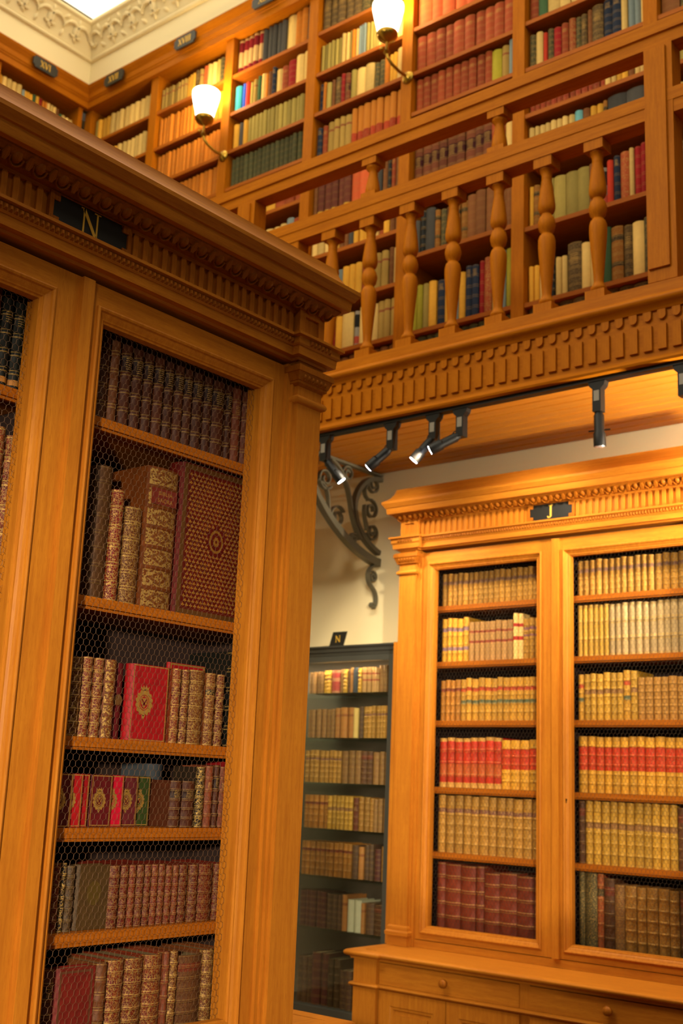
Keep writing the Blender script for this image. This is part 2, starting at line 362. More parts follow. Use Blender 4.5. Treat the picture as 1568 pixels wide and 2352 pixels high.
style('greyblue', '#7e8a86', 'grey-blue paperbound book', PB, 0, 0, (), 5, 0, True)
style('ltblue', '#6aa6a6', 'light blue paperbound book', PB, 0, 0, (), 5, 0, True)
style('crimson', '#8e1a18', 'crimson cloth book', CB, .3, 0, (), 5, 0, True)
style('terracotta', '#96421f', 'terracotta cloth book', CB, .35, 0, (), 5, 0, True, text=(.72, .84, 30))
style('salmon', '#c9592c', 'salmon-red cloth book', CB, .2, 0, (), 5, 0, True)
style('brownlab', '#6e3a20', 'brown book with dark red label', CB, .4, 0, ((.40, .66, '#3c1210'),), 5, 0, True, text=(.42, .64, 26))
style('brownyel', '#6a3624', 'brown book with yellow foot label', CB, .2, 0, ((.04, .18, '#d0a02c'),), 5, 0, True)
style('redgold', '#a83018', 'red book with gold spine blocking', CB, 0, .3, ((.34, 1, '#c4741e'),), 6, 0, True)
style('greengilt', '#2c3626', 'dark green gilt book', CB, .6, .5, (), 6, 0, True)
style('browngilt', '#4c3a24', 'dark brown gilt book', CB, .6, .35, (), 6, 0, True, text=(.58, .80, 26))
style('redornate', '#9a2c18', 'red book with gold ornament', CB, .4, .8, (), 6, 0, True)
style('smallred', '#8c1c16', 'small red gilt book', CB, .4, .45, (), 4, 0, True)
style('brownplain', '#7a4a24', 'brown cloth book', CB, .2, 0, (), 5, 0, True)
style('yelgreen', '#a89a28', 'yellow-green cloth book', CB, 0, 0, (), 5, 0, True)
style('bwcover', '#8c8474', 'black and white patterned book', PB, 0, 0, ((.55, .9, '#1e1c18'), (.1, .3, '#b04a34')), 5, 0, True)
style('ambergilt', '#8e5418', 'amber gilt book', CB, .6, .4, ((.74, .84, '#241a14'), (.28, .36, '#1e1a18')), 6, 0, True)

ORD = 'first second third fourth fifth sixth seventh eighth ninth tenth eleventh twelfth thirteenth fourteenth fifteenth sixteenth seventeenth eighteenth nineteenth twentieth twenty-first twenty-second twenty-third twenty-fourth twenty-fifth twenty-sixth twenty-seventh twenty-eighth twenty-ninth thirtieth thirty-first thirty-second thirty-third thirty-fourth thirty-fifth'.split()
BM = {}; PM = {}
def book_mesh(wd, h, d, key):
    mat, _, _, nb = ST[key]
    wd = max(.006, round(wd/.002)*.002); h = round(h/.003)*.003; d = round(d/.01)*.01
    k = (wd, h, d, key)
    if k in BM: return BM[k]
    b = min(.34*wd, .011); t = min(.0022, wd*.2); A = 7
    arc = [(-wd/2+wd*i/(A-1), b*(2*i/(A-1)-1)**2) for i in range(A)]
    outer = [(-wd/2, d)]+arc+[(wd/2, d)]
    s = 1-2*t/wd
    inner = [(-wd/2+t, d)]+[(x*s, y+t) for x, y in arc]+[(wd/2-t, d)]
    n = A+2
    lev = [(0, 0)]
    for i in range(nb):
        c = h*(i+1)/(nb+1); lev += [(c-.0042, 0), (c-.0022, .0017), (c+.0022, .0017), (c+.0042, 0)]
    lev.append((h, 0))
    M = MB(); vs = []
    for z, o in lev:
        for i, (x, y) in enumerate(outer):
            q = o if 2 <= i <= n-3 else (o*.4 if i in (1, n-2) else 0)
            vs.append((x, y-q, z))
    nl = len(lev); base = nl*n
    for z in (0, h): vs += [(x, y, z) for x, y in inner]
    fs = [(a*n+i, a*n+i+1, a*n+n+i+1, a*n+n+i) for a in range(nl-1) for i in range(n-1)]
    fs += [(base+i+1, base+i, base+n+i, base+n+i+1) for i in range(n-1)]
    top = (nl-1)*n
    fs += [(i+1, i, base+i, base+i+1) for i in range(n-1)]
    fs += [(top+i, top+i+1, base+n+i+1, base+n+i) for i in range(n-1)]
    M.add(vs, fs); me = M.mesh('book_cover', mat, 35)
    pk = (wd, h, d)
    if pk not in PM:
        PM[pk] = MB().box(-wd/2+t, wd/2-t, b+t, d-.004, .0035, h-.0035).mesh('page_block', PAPER)
    BM[k] = (me, PM[pk]); return BM[k]
class Frame:
    def __init__(s, ox, oy, rz): s.o = (ox, oy); s.rz = rz; s.c = math.cos(rz); s.s = math.sin(rz)
    def w(s, u, y, z): return (s.o[0]+u*s.c-y*s.s, s.o[1]+u*s.s+y*s.c, z)
def book(fr, u, y, z, wd, h, d, key, label, group, rz=0.0):
    me, pg = book_mesh(wd, h, d, key)
    nm = ST[key][2]
    if nm == 'leather_volume' and 'marked J' in group: nm = 'calf_volume'
    if nm == 'leather_volume' and 'glass' in group: nm = 'antique_volume'
    o = link(nm, me, None, fr.w(u, y, z), fr.rz+rz)
    tag(o, label, 'book', group)
    link('page_block', pg, o)
    return o
def shelf_row(fr, y, z, items, place, group, d=.15, jitter=.004):
    """items: (u0, u1, height, style) left to right, standing on z"""
    for i, (a, b, h, k) in enumerate(items):
        wd = b-a-min(.0030, .1*(b-a))
        book(fr, (a+b)/2, y+random.random()*jitter, z+.0006, wd, h, d, k, f'{ST[k][1]}, {ORD[i]} from left, {place}', group)
def runs(u0, u1, seq):
    """seq: (style, count, relative width, height); fills u0..u1"""
    tot = sum(n*wd for _, n, wd, _ in seq); x = u0; out = []
    for k, n, wd, h in seq:
        for _ in range(n):
            q = wd*random.uniform(.88, 1.12)
            out.append([k, q, h*random.uniform(.975, 1.0)])
    t = sum(o[1] for o in out); res = []
    for k, q, h in out:
        s = q/t*(u1-u0); res.append((x, x+s, h, k)); x += s
    return res
# ------------------------------------------------------------------ the room shell
def Zr(v): return v+H0
st = lambda n, bb, mt: tag(shape(n, bb, mt), kind='structure')
st('floor', (-7, 2.5, -3.5, 5.2, -.1, 0), FLOORM)
tag(MB().box(-6.6, 1.0, 4.55, 5.0, 0, Zr(1.56)).build('wall_back', CREAM), kind='structure')
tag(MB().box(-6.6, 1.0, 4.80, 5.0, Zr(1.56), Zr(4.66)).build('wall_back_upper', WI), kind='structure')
tag(MB().box(-6.9, -6.5, -3.5, 4.8, 0, Zr(4.66)).build('wall_left', CREAM), kind='structure')
# cream frieze band above the bookcases, then carved cove
PATH = [(-6.11, -3.0), (-6.11, 4.40), (1.0, 4.40)]
def cornice(nm, prof, mt, smooth=None):
    return tag(MB().sweep(PATH, [(p, Zr(z)) for p, z in prof]).build(nm, mt, None, smooth), kind='structure')
tr1 = cornice('trim_1', [(-.3, 4.655), (0, 4.655), (.006, 4.66), (.012, 4.82), (-.3, 4.82)], CREAM)
cornice('trim_2', [(-.3, 4.82), (.028, 4.82), (.036, 4.828), (.036, 4.842), (.026, 4.85), (-.3, 4.85)], CREAM)
cove = cornice('trim_3', [(-.3, 4.85), (.030, 4.85), (.050, 4.90), (.085, 4.97), (.115, 5.02), (-.3, 5.02)], CREAM)
cornice('trim_4', [(-.3, 5.02), (.120, 5.02), (.130, 5.03), (.130, 5.05), (-.3, 5.05)], CREAM)
ZC = Zr(5.42)
LAY = plain('luminous_ceiling', '#fff4cf', .9, emit='#fff8dc', estr=1.2)
tag(MB().box(-6.4, 2.0, -3.0, 4.7, ZC, ZC+.05).build('ceiling', LAY), kind='structure')
# acanthus scrolls carved on the cove, each a raised leaf
def leaf_mesh(flip):
    M = MB(); pts = []
    N = 14
    for i in range(N+1):
        a = i/N; ang = a*2.3*PI*.72; r = .075*(1-.72*a)
        pts.append((flip*(r*math.cos(ang)-.02), r*math.sin(ang)*.95-.012))
    vs = []; fs = []
    for i, (x, t) in enumerate(pts):
        p, q = pts[max(0, i-1)], pts[min(N, i+1)]
        d = math.hypot(q[0]-p[0], q[1]-p[1]) or 1; nx, ny = -(q[1]-p[1])/d, (q[0]-p[0])/d
        wv = .016*math.sin(PI*(i+.6)/(N+1.2))+.003
        vs += [(x-nx*wv, 0, t-ny*wv), (x-nx*wv*.4, -.016, t-ny*wv*.4), (x+nx*wv*.4, -.016, t+ny*wv*.4), (x+nx*wv, 0, t+ny*wv)]
        if i: fs += [(4*i-4+k, 4*i-3+k, 4*i+1+k, 4*i+k) for k in range(3)]
    fs += [(0, 1, 2, 3), (4*N+3, 4*N+2, 4*N+1, 4*N)]
    M.add(vs, fs); return M.mesh('carved_leaf', CREAM, 50)
LM = [leaf_mesh(1), leaf_mesh(-1)]
for i in range(34):
    o = link('carved_leaf', LM[i % 2], cove, (-5.98+i*.105, 4.40-.073, Zr(4.938))); o.rotation_euler = (math.radians(27), 0, 0)
bud = MB().lathe([(0, -.030), (.008, -.022), (.013, -.006), (.013, .006), (.008, .020), (0, .030)], 10).mesh('carved_bud', CREAM, 60)
for i in range(33):
    for dz, q in ((.052, .35), (-.050, -.35)):
        o = link('carved_bud', bud, cove, (-5.93+i*.105, 4.40-.073-dz*.5, Zr(4.938)+dz)); o.rotation_euler = (math.radians(27), q+(.6 if i % 2 else -.6), 0)
for i in range(17):
    for dz, q in ((.052, .35), (-.050, -.35)):
        o = link('carved_bud', bud, cove, (-6.11+.073+dz*.5, 4.20-i*.105, Zr(4.938)+dz)); o.rotation_euler = (math.radians(27), q+(.6 if i % 2 else -.6), math.radians(90))
for i in range(18):
    o = link('carved_leaf', LM[i % 2], cove, (-6.11+.073, 4.25-i*.105, Zr(4.938))); o.rotation_euler = (math.radians(27), 0, math.radians(90))

# ------------------------------------------------------------------ letters for plates (built from strokes)
def serif_letter(ch, h, t=.0012, y=0.0):
    M = MB(); a = .10*h; th = .035*h
    def bar(x0, z0, x1, z1, wv):
        d = math.hypot(x1-x0, z1-z0); nx, nz = -(z1-z0)/d*wv/2, (x1-x0)/d*wv/2
        M.prism([(x0-nx, z0-nz), (x1-nx, z1-nz), (x1+nx, z1+nz), (x0+nx, z0+nz)], y-t, y)
    W = 0
    for c in ch:
        if c == 'N':
            bar(W+.14*h, 0, W+.14*h, h, .065*h); bar(W+.72*h, 0, W+.72*h, h, .065*h); bar(W+.12*h, h*.98, W+.72*h, .02*h, a*1.25)
            bar(W+0, .012*h, W+.28*h, .012*h, th); bar(W+.0, h-.012*h, W+.2*h, h-.012*h, th); bar(W+.58*h, h-.012*h, W+.86*h, h-.012*h, th); W += .95*h
        elif c == 'J':
            bar(W+.30*h, .10*h, W+.30*h, h, a*1.3); bar(W+.12*h, h-.02*h, W+.48*h, h-.02*h, th*1.2)
            bar(W+.30*h, .13*h, W+.20*h, .03*h, a); bar(W+.22*h, .03*h, W+.05*h, .03*h, th*1.6); bar(W+.07*h, .02*h, W+.03*h, .14*h, a*.8); W += .6*h
        elif c == 'X':
            bar(W+.08*h, 0, W+.62*h, h, .07*h); bar(W+.08*h, h, W+.62*h, 0, .17*h)
            for x in (.10, .60):
                for z in (.02, .98): bar(W+(x-.13)*h, z*h, W+(x+.13)*h, z*h, th*1.6)
            W += .74*h
        elif c == 'V':
            bar(W+.08*h, h, W+.36*h, 0, .17*h); bar(W+.36*h, 0, W+.62*h, h, .07*h)
            for x in (.08, .62): bar(W+(x-.12)*h, .98*h, W+(x+.12)*h, .98*h, th*1.6)
            W += .72*h
        elif c == 'I':
            bar(W+.16*h, 0, W+.16*h, h, .15*h)
            for z in (.02, .98): bar(W+.02*h, z*h, W+.30*h, z*h, th*1.6)
            W += .36*h
    M.v = [(x-W/2, yy, z-h/2) for x, yy, z in M.v]
    return M

# ------------------------------------------------------------------ glazed-in bookcases N and J
def hexnet(x0, x1, z0, z1, wc, r):
    s = wc/math.sqrt(3); ph = 1.5*s; M = MB(); vs = M.v; fs = M.f
    def tb(a, b, rr):
        if not (x0 <= a[0] <= x1 and x0 <= b[0] <= x1 and z0 <= a[1] <= z1 and z0 <= b[1] <= z1): return
        dx, dz = b[0]-a[0], b[1]-a[1]; d = math.hypot(dx, dz); nx, nz = -dz/d*rr, dx/d*rr
        n = len(vs)
        for p in (a, b):
            vs.extend([(p[0]+nx, 0, p[1]+nz), (p[0]-nx*.5, -.87*rr, p[1]-nz*.5), (p[0]-nx*.5, .87*rr, p[1]-nz*.5)])
        fs.extend([(n, n+1, n+4, n+3), (n+1, n+2, n+5, n+4), (n+2, n, n+3, n+5)])
    rows = int((z1-z0)/ph)+2; cols = int((x1-x0)/wc)+2
    for j in range(rows):
        for i in range(-1, cols):
            x = x0+(i+.5*(j % 2))*wc; z = z0+j*ph
            sk = .0012*((i+j) % 2)
            tb((x, z-s/2), (x+sk, z+s/2), r*1.45)
            tb((x+sk, z+s/2), (x+wc/2, z+ph-s/2), r); tb((x+sk, z+s/2), (x-wc/2, z+ph-s/2), r)
    return M
def egg_mesh(w_, h_, dpt):
    M = MB(); vs = []; fs = []; A, B = 10, 5
    for j in range(B):
        for i in range(A+1):
            a = PI*i/A; e = PI*j/(B-1)
            vs.append((-w_/2*math.cos(a)*math.sin(e)*1.0 if 0 < j < B-1 else 0, -dpt*math.sin(a)*math.sin(e), -h_/2*math.cos(e)))
    for j in range(B-1):
        for i in range(A): fs.append((j*(A+1)+i, j*(A+1)+i+1, (j+1)*(A+1)+i+1, (j+1)*(A+1)+i))
    M.add(vs, fs)
    # U-shaped husk round the egg
    N = 12; n0 = len(M.v); q = []
    for i in range(N+1):
        a = PI+PI*i/N
        for rr, yy in ((1.10, 0), (1.22, -dpt*.75), (1.42, -dpt*.6), (1.55, 0)):
            z = (h_/2)*rr*math.sin(a)*1.0; x = (w_/2)*rr*math.cos(a)
            q.append((x, yy, z))
    top = []
    for (sgn, idx) in ((-1, 0), (1, N)):
        pass
    M.add(q, [(4*i+k, 4*i+4+k, 4*i+5+k, 4*i+1+k) for i in range(N) for k in range(3)])
    return M
def bookcase(name, label, loc, rz, P):
    T = thing(name, label, 'bookcase', loc, rz)
    hw, pw = P['hw'], .090; dep = .345; Z = Zr
    R = .022                                             # the middle is set back from the pilasters
    pathB = [(-hw, dep), (-hw, 0), (-hw+pw+.006, 0), (-hw+pw+.006, R), (hw-pw-.006, R), (hw-pw-.006, 0), (hw, 0), (hw, dep)]
    pathS = [(-hw, dep), (-hw, 0), (hw, 0), (hw, dep)]
    zwt = Z(-.645); zdt = Z(1.035); zo0, zo1 = Z(P['zb']), Z(.952)
    # carcass
    for s in (-1, 1): shape('side_panel', (min(s*hw, s*(hw-.022)), max(s*hw, s*(hw-.022)), .05, dep, zwt, Z(1.044)), WZ, T)
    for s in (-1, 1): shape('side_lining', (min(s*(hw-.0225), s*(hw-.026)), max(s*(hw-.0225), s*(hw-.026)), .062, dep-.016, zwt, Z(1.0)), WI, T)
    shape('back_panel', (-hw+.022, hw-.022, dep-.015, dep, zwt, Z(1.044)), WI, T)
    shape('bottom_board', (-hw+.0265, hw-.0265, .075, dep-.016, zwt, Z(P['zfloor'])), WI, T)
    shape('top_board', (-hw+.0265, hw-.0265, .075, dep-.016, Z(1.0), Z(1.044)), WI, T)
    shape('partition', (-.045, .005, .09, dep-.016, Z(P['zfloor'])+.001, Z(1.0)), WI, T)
    # entablature
    MB().sweep(pathB, [(-.06, Z(1.044)), (.006, Z(1.044)), (.008, Z(1.050)), (.024, Z(1.051)), (.026, Z(1.073)), (-.06, Z(1.073))]).build('architrave', WX, T)
    MB().sweep(pathB, [(-.06, Z(1.073)), (.028, Z(1.073)), (.031, Z(1.078)), (.031, Z(1.094)), (.040, Z(1.097)), (.040, Z(1.104)), (.006, Z(1.110)), (-.06, Z(1.110))]).build('bead_shelf', WX, T)
    bd = MB()
    def beads(x0, x1, y):
        n = int((x1-x0)/.0125)
        for i in range(n):
            cx = x0+(i+.5)*(x1-x0)/n
            bd.add([(cx-.0052, y, Z(1.078)), (cx+.0052, y, Z(1.078)), (cx+.0052, y, Z(1.094)), (cx-.0052, y, Z(1.094)), (cx-.002, y-.006, Z(1.083)), (cx+.002, y-.006, Z(1.083)), (cx+.002, y-.006, Z(1.090)), (cx-.002, y-.006, Z(1.090))],
                   [(4,5,6,7), (0,1,5,4), (1,2,6,5), (2,3,7,6), (3,0,4,7)])
    beads(-hw+.005, -hw+pw, -.031); beads(hw-pw, hw-.005, -.031); beads(-hw+pw+.01, hw-pw-.01, R-.031)
    o = bd.build('bead_carving', WC, T); o['kind'] = 'stuff'
    shape('frieze_board', (-hw+pw, hw-pw, R, .06, Z(1.110), Z(1.184)), WZ, T)
    fm = MB().prism([(-.0072, Z(1.112)), (.0072, Z(1.112)), (.0072, Z(1.172)), (.0050, Z(1.176)), (-.0050, Z(1.176)), (-.0072, Z(1.172))], R-.007, R).mesh('frieze_fillet', WZ); recalc(fm)
    x = -hw+pw+.02
    while x < hw-pw-.015:
        if abs(x-P['pu']) > .118: link('frieze_fillet', fm, T, (x, 0, 0))
        x += .0288
    shape('frieze_band', (-hw+pw, hw-pw, R-.0072, R, Z(1.176), Z(1.184)), WX, T)
    for s in (-1, 1):
        xa, xb = sorted((s*hw, s*(hw-pw-.006)))
        d = MB().ring(xa, xb, Z(1.110), Z(1.184), xa+.022, xb-.022, Z(1.125), Z(1.170), 0, .06).build('die_block', WZ, T)
        shape('die_panel', (xa+.022, xb-.022, .007, .06, Z(1.125), Z(1.170)), WZ, d)
    MB().sweep(pathS, [(-.06, Z(1.184)), (.004, Z(1.184)), (.006, Z(1.190)), (.020, Z(1.198)), (.030, Z(1.208)), (.030, Z(1.214)), (-.06, Z(1.214))]).build('ovolo', WC, T)
    em = egg_mesh(.026, .030, .011).mesh('carved_egg', WC, 60); recalc(em)
    dm = MB().prism([(-.0035, .012), (.0035, .012), (.008, -.004), (.004, -.015), (-.004, -.015), (-.008, -.004)], -.010, .004).mesh('carved_dart', WC); recalc(dm)
    tilt = math.radians(42)
    n = int(2*hw/.0565)
    for i in range(n+1):
        xx = -hw+.006+i*(2*hw-.012)/n
        o = link('carved_egg', em, T, (xx, -.013, Z(1.198))); o.rotation_euler = (tilt, 0, 0)
        if i < n:
            o = link('carved_dart', dm, T, (xx+(2*hw-.012)/n/2, -.014, Z(1.199))); o.rotation_euler = (tilt, 0, 0)
    for s in (-1, 1):
        for i in range(2):
            o = link('carved_egg', em, T, (s*(hw+.013), .030+i*.0565, Z(1.198))); o.rotation_euler = (tilt, 0, s*PI/2)
    MB().sweep(pathS, [(-.06, Z(1.214)), (.046, Z(1.212)), (.048, Z(1.216)), (.050, Z(1.238)), (.055, Z(1.240)), (.058, Z(1.246)), (.062, Z(1.252)), (.066, Z(1.258)), (.066, Z(1.268)),
                       (.050, Z(1.276)), (.036, Z(1.288)), (.026, Z(1.304)), (.019, Z(1.322)), (.018, Z(1.330)), (-.06, Z(1.330))]).build('cornice', WX, T, 30)
    shape('top_cover', (-hw, hw, .03, dep, Z(1.30), Z(1.3295)), WX, T)
    # plate
    pu = P['pu']; a, b_, n_ = .098, .036, .017
    pz = Z(1.1445)
    def notch(a, b, n, na): return [(-a+na, -b), (a-na, -b), (a-na, -b+n), (a, -b+n), (a, b-n), (a-na, b-n), (a-na, b), (-a+na, b), (-a+na, b-n), (-a, b-n), (-a, -b+n), (-a+na, -b+n)]
    wp = [(x+pu, z+pz) for x, z in notch(a, b_-.002, .014, .016)]
    pl = MB().prism(wp, R-.009, R).build('name_plate', BLK, T)
    fr = MB().ring(pu-a-.012, pu+a+.012, pz-b_, pz+b_, pu-a-.002, pu+a+.002, pz-b_+.002, pz+b_-.002, R-.012, R).build('plate_frame', WC, pl)
    cm = MB().box(-.011, .011, -.0125, 0, -.009, .009).mesh('frame_corner', WC); recalc(cm)
    for sx in (-1, 1):
        for sz in (-1, 1): link('frame_corner', cm, pl, (pu+sx*(a-.002), R, pz+sz*(b_-.009)))
    M = serif_letter(P['letter'], .061 if P['letter'] == 'N' else .054); M.v = [(x+pu, y+R-.0095, z+pz) for x, y, z in M.v]; M.build('letter', GOLD, pl)
    # pilasters
    for s in (-1, 1):
        xa, xb = sorted((s*hw, s*(hw-pw)))
        p = shape('pilaster', (xa, xb, 0, .05, zwt, Z(1.044)), WZ, T)
        path = [(xa, .05), (xa, 0), (xb, 0), (xb, .05)]
        MB().sweep(path, [(-.01, Z(.978)), (.001, Z(.978)), (.010, Z(.984)), (.010, Z(.990)), (.012, Z(.991)), (.019, Z(1.010)), (.022, Z(1.012)), (.022, Z(1.027)), (.010, Z(1.034)), (-.01, Z(1.034))]).build('capital', WC, p)
        c2 = egg_mesh(.009, .014, .006).mesh('capital_egg', WC, 60); recalc(c2)
        for i in range(6):
            o = link('capital_egg', c2, p, (xa+.006+i*(pw-.012)/5, -.014, Z(1.001))); o.rotation_euler = (.3, 0, 0)
        MB().sweep(path, [(-.01, Z(.932)), (.002, Z(.932)), (.008, Z(.935)), (.011, Z(.940)), (.011, Z(.946)), (.007, Z(.951)), (.002, Z(.954)), (-.01, Z(.954))]).build('necking', WX, p, 50)
        MB().sweep(path, [(-.01, zwt), (.004, zwt), (.004, Z(-.605)), (.014, Z(-.603)), (.015, Z(-.590)), (.008, Z(-.583)), (.007, Z(-.570)), (.001, Z(-.563)), (-.01, Z(-.563))]).build('pilaster_base', WX, p)
        xi = s*(hw-pw); xo = s*(hw-pw-.020)
        xa, xb = sorted((xi, xo)); shape('jamb_strip', (xa, xb, .020, .06, zwt, zdt), WZ, T)
        xa, xb = sorted((xi, s*(hw-pw-.008))); shape('jamb_bead', (xa, xb, .012, .02, zwt, zdt), WZ, T)
    # rail under the doors
    shape('lower_rail', (-hw+pw, hw-pw, .030, .074, zwt, Z(-.615)), WX, T)
    # doors
    nets = {}
    doors = ((-hw+pw+.020, -.006, P['oL'], -1), (-.004, hw-pw-.020, P['oR'], 1))
    for (dx0, dx1, (ox0, ox1), s) in doors:
        mw = .030
        prof = [(0, .030), (0, .024), (.004, .022), (.008, .024), (.010, .029), (.016, .032), (.021, .036), (.024, .036), (.026, .040), (.030, .041), (.030, .062)]
        M = MB().profile_ring(ox0-mw, ox1+mw, zo0-mw, zo1+mw, prof)
        d = M.build('door', WZ, T)
        yf, yb = .030, .056
        for (a_, c_) in ((dx0, ox0-mw), (ox1+mw, dx1)): shape('stile', (a_, c_, yf, yb, Z(-.612), zdt-.004), WZ, d)
        shape('rail', (ox0-mw, ox1+mw, yf, yb, zo1+mw, zdt-.004), WX, d)
        shape('rail', (ox0-mw, ox1+mw, yf, yb, Z(-.612), zo0-mw), WX, d)
        key = (round(ox1-ox0, 4), round(zo1-zo0, 4))
        if key not in nets: nets[key] = hexnet(-.012, ox1-ox0+.012, -.012, zo1-zo0+.012, P['net'], P['wire']).mesh('wire_netting', GRAY if P['letter'] == 'N' else DARKWIRE)
        o = link('wire_netting', nets[key], d, (ox0, .064, zo0)); o['kind'] = 'stuff'; o['label'] = 'hexagonal wire netting'
        # lining seen through the opening, and its inner reveal
        for xr in ((ox0-.026, ox0-.014), (ox1+.006, ox1+.018)):
            shape('net_batten', (xr[0], xr[1], .0685, .090, zo0-.01, zo1+.01), WZ, d)
        if s == 1:
            kx, kz = .040, Z(P['key'])
            k = MB().lathe([(.0042, -.001), (.0042, .0005)], 12, kx, yf, 'y', kz)
            k.prism([(kx-.0018, kz-.012), (kx+.0018, kz-.012), (kx+.0012, kz), (kx-.0012, kz)], yf-.001, yf+.0005)
            k.build('keyhole', BLACKMETAL, d)
        for q, zs in enumerate(P['shelves']):
            xa, xb = (-hw+.0265, -.047) if s < 0 else (.007, hw-.0265)
            sh = shape('shelf', (xa, xb, .092, dep-.018, Z(zs)-.020, Z(zs)), SH, T)
            shape('shelf_lip', (xa, xb, .096, .104, Z(zs)-.027, Z(zs)-.021), SH, sh)
    MB().box(-.016, .014, .014, .030, Z(-.612), zdt-.008).build('astragal', WZ, T)
    # base cabinet
    bd_ = .232; bp = [(-hw, dep), (-hw, -bd_), (-hw+.115, -bd_), (-hw+.115, -bd_+.018), (hw-.115, -bd_+.018), (hw-.115, -bd_), (hw, -bd_), (hw, dep)]
    MB().sweep(bp, [(-.03, zwt-.034), (.010, zwt-.034), (.012, zwt-.026), (.022, zwt-.024), (.030, zwt-.018), (.032, zwt-.012), (.030, zwt-.005), (.022, zwt), (-.03, zwt)]).build('worktop_nosing', WX, T, 50)
    shape('worktop', (-hw+.03, hw-.03, -bd_+.048, dep-.001, zwt-.030, zwt-.0008), WX, T)
    shape('base_carcass', (-hw+.004, hw-.004, -bd_+.034, dep, .10, zwt-.034), WZ, T)
    for s in (-1, 1):
        xa, xb = sorted((s*hw, s*(hw-.115))); shape('end_block', (xa, xb, -bd_, -bd_+.033, .10, zwt-.034), WZ, T)
    MB().sweep(bp, [(-.02, Z(-.786)), (.004, Z(-.786)), (.012, Z(-.782)), (.015, Z(-.776)), (.012, Z(-.770)), (.004, Z(-.767)), (-.02, Z(-.767))]).build('waist_moulding', WX, T, 50)
    MB().sweep(bp, [(-.02, 0), (.012, 0), (.012, .085), (.004, .10), (-.02, .10)]).build('plinth', WX, T)
    yb = -bd_+.018
    km = MB().lathe([(.006, 0), (.006, -.010), (.014, -.014), (.0175, -.022), (.016, -.030), (.009, -.035), (0, -.036)], 18, 0, 0, 'y').mesh('knob', WC, 50); recalc(km)
    for (xa, xb) in ((-hw+.118, -.022), (.022, hw-.118)):
        dr = shape('drawer', (xa, xb, yb, yb+.016, Z(-.766), zwt-.040), WX, T)
        link('knob', km, dr, ((xa+xb)/2, yb, Z(-.722)))
        xm = (xa+xb)/2
        for (ya, yc) in ((xa, xm-.002), (xm+.002, xb)):
            bdoor = MB().ring(ya, yc, .11, Z(-.788), ya+.055, yc-.055, .17, Z(-.840), yb, yb+.016).build('base_door', WZ, T)
            MB().profile_ring(ya+.055, yc-.055, .17, Z(-.840), [(0, yb), (.004, yb+.003), (.012, yb+.004), (.016, yb+.010), (.030, yb+.010)]).build('panel_moulding', WZ, bdoor)
            shape('panel', (ya+.085, yc-.085, yb+.004, yb+.016, .20, Z(-.870)), WZ, bdoor)
    shape('drawer_divider', (-.021, .021, yb+.003, yb+.016, Z(-.766), zwt-.036), WZ, T)
    return T
PN = dict(hw=.745, oL=(-.585, -.104), oR=(.065, .562), zb=-.512, zfloor=-.527, shelves=(.765, .37, .077, -.107, -.312), pu=-.013, letter='N', net=.0150, wire=.00034, key=-.075)
PJ = dict(hw=.784, oL=(-.617, -.100), oR=(.058, .590), zb=-.557, zfloor=-.572, shelves=(.795, .547, .292, .010, -.260), pu=-.018, letter='J', net=.0165, wire=.00042, key=-.02)
NF = Frame(-1.90, 1.43, PI/2); JF = Frame(-2.36, 4.192, 0)
nb = bookcase('oak_bookcase', 'large oak bookcase with wire-netted doors and plate N, nearest the camera', (-1.90, 1.43, 0), PI/2, PN)
jb = bookcase('oak_bookcase', 'oak bookcase with wire-netted doors and plate J under the gallery', (-2.36, 4.192, 0), 0, PJ)
# wood filler between J and the glass case
shape('filler_strip', (-.784-.030, -.785, .012, .05, Zr(-.644), Zr(.635)), WZ, jb)

# ------------------------------------------------------------------ books in N
yN = .108
GN = 'leather books in the bookcase marked N'
def rowN(r, items, place, **k): shelf_row(NF, yN, Zr(r), items, place, GN, **k)
n1 = [(.123,.151,.208,'dkbrown2'),(.155,.182,.211,'dkbrown2')]+[(a,b,.213,'dkbrown') for a,b in ((.186,.217),(.220,.251),(.253,.283),(.285,.316),(.318,.348),(.350,.378),(.380,.408),(.410,.442),(.444,.474),(.476,.520),(.522,.541))]+[(.545,.576,.205,'redbrown'),(.579,.612,.208,'redbrown'),(.614,.634,.206,'dkbrown2')]
n1 = [(.090,.121,.207,'dkbrown2')]+n1
rowN(.765, n1, 'top shelf, right N door')
rowN(.37, [(.143,.192,.298,'olivebrown'),(.195,.230,.252,'redgilt'),(.234,.284,.223,'goldbrown')], 'second shelf, right N door', d=.20)
book(NF, .337, yN+.002, Zr(.37)+.0006, .096, .331, .20, 'goldbright', 'thickest gilt folio with red title label, second shelf of bookcase N', GN)
rowN(.077, [(.096,.122,.160,'goldbrown'),(.124,.151,.164,'goldbrown'),(.153,.181,.167,'goldred'),(.183,.209,.167,'goldred'),(.211,.245,.169,'goldbright')], 'third shelf left end, right N door')
rowN(.077, [(.408,.435,.168,'goldred'),(.437,.462,.168,'goldred'),(.465,.514,.170,'goldbrown'),(.516,.548,.167,'goldblk'),(.552,.578,.168,'goldred')], 'third N shelf, after red cover', d=.08)
book(NF, .6095, yN, Zr(.077)+.0006, .026, .229, .16, 'black', 'tall plain black volume at right end of third shelf, bookcase N', GN)
rowN(-.107, [(.429,.463,.101,'dkbrown'),(.464,.505,.102,'dkbrown'),(.507,.531,.135,'blackgilt'),(.532,.556,.137,'redbrown'),(.557,.575,.140,'dkbrown'),(.576,.608,.138,'redbrown'),(.611,.631,.150,'ruby')], 'fourth N shelf, after the covers', d=.09)
book(NF, .470, yN+.105, Zr(-.107)+.0006, .05, .138, .10, 'slate', 'dark slate volume behind the short brown books, fourth shelf', GN)
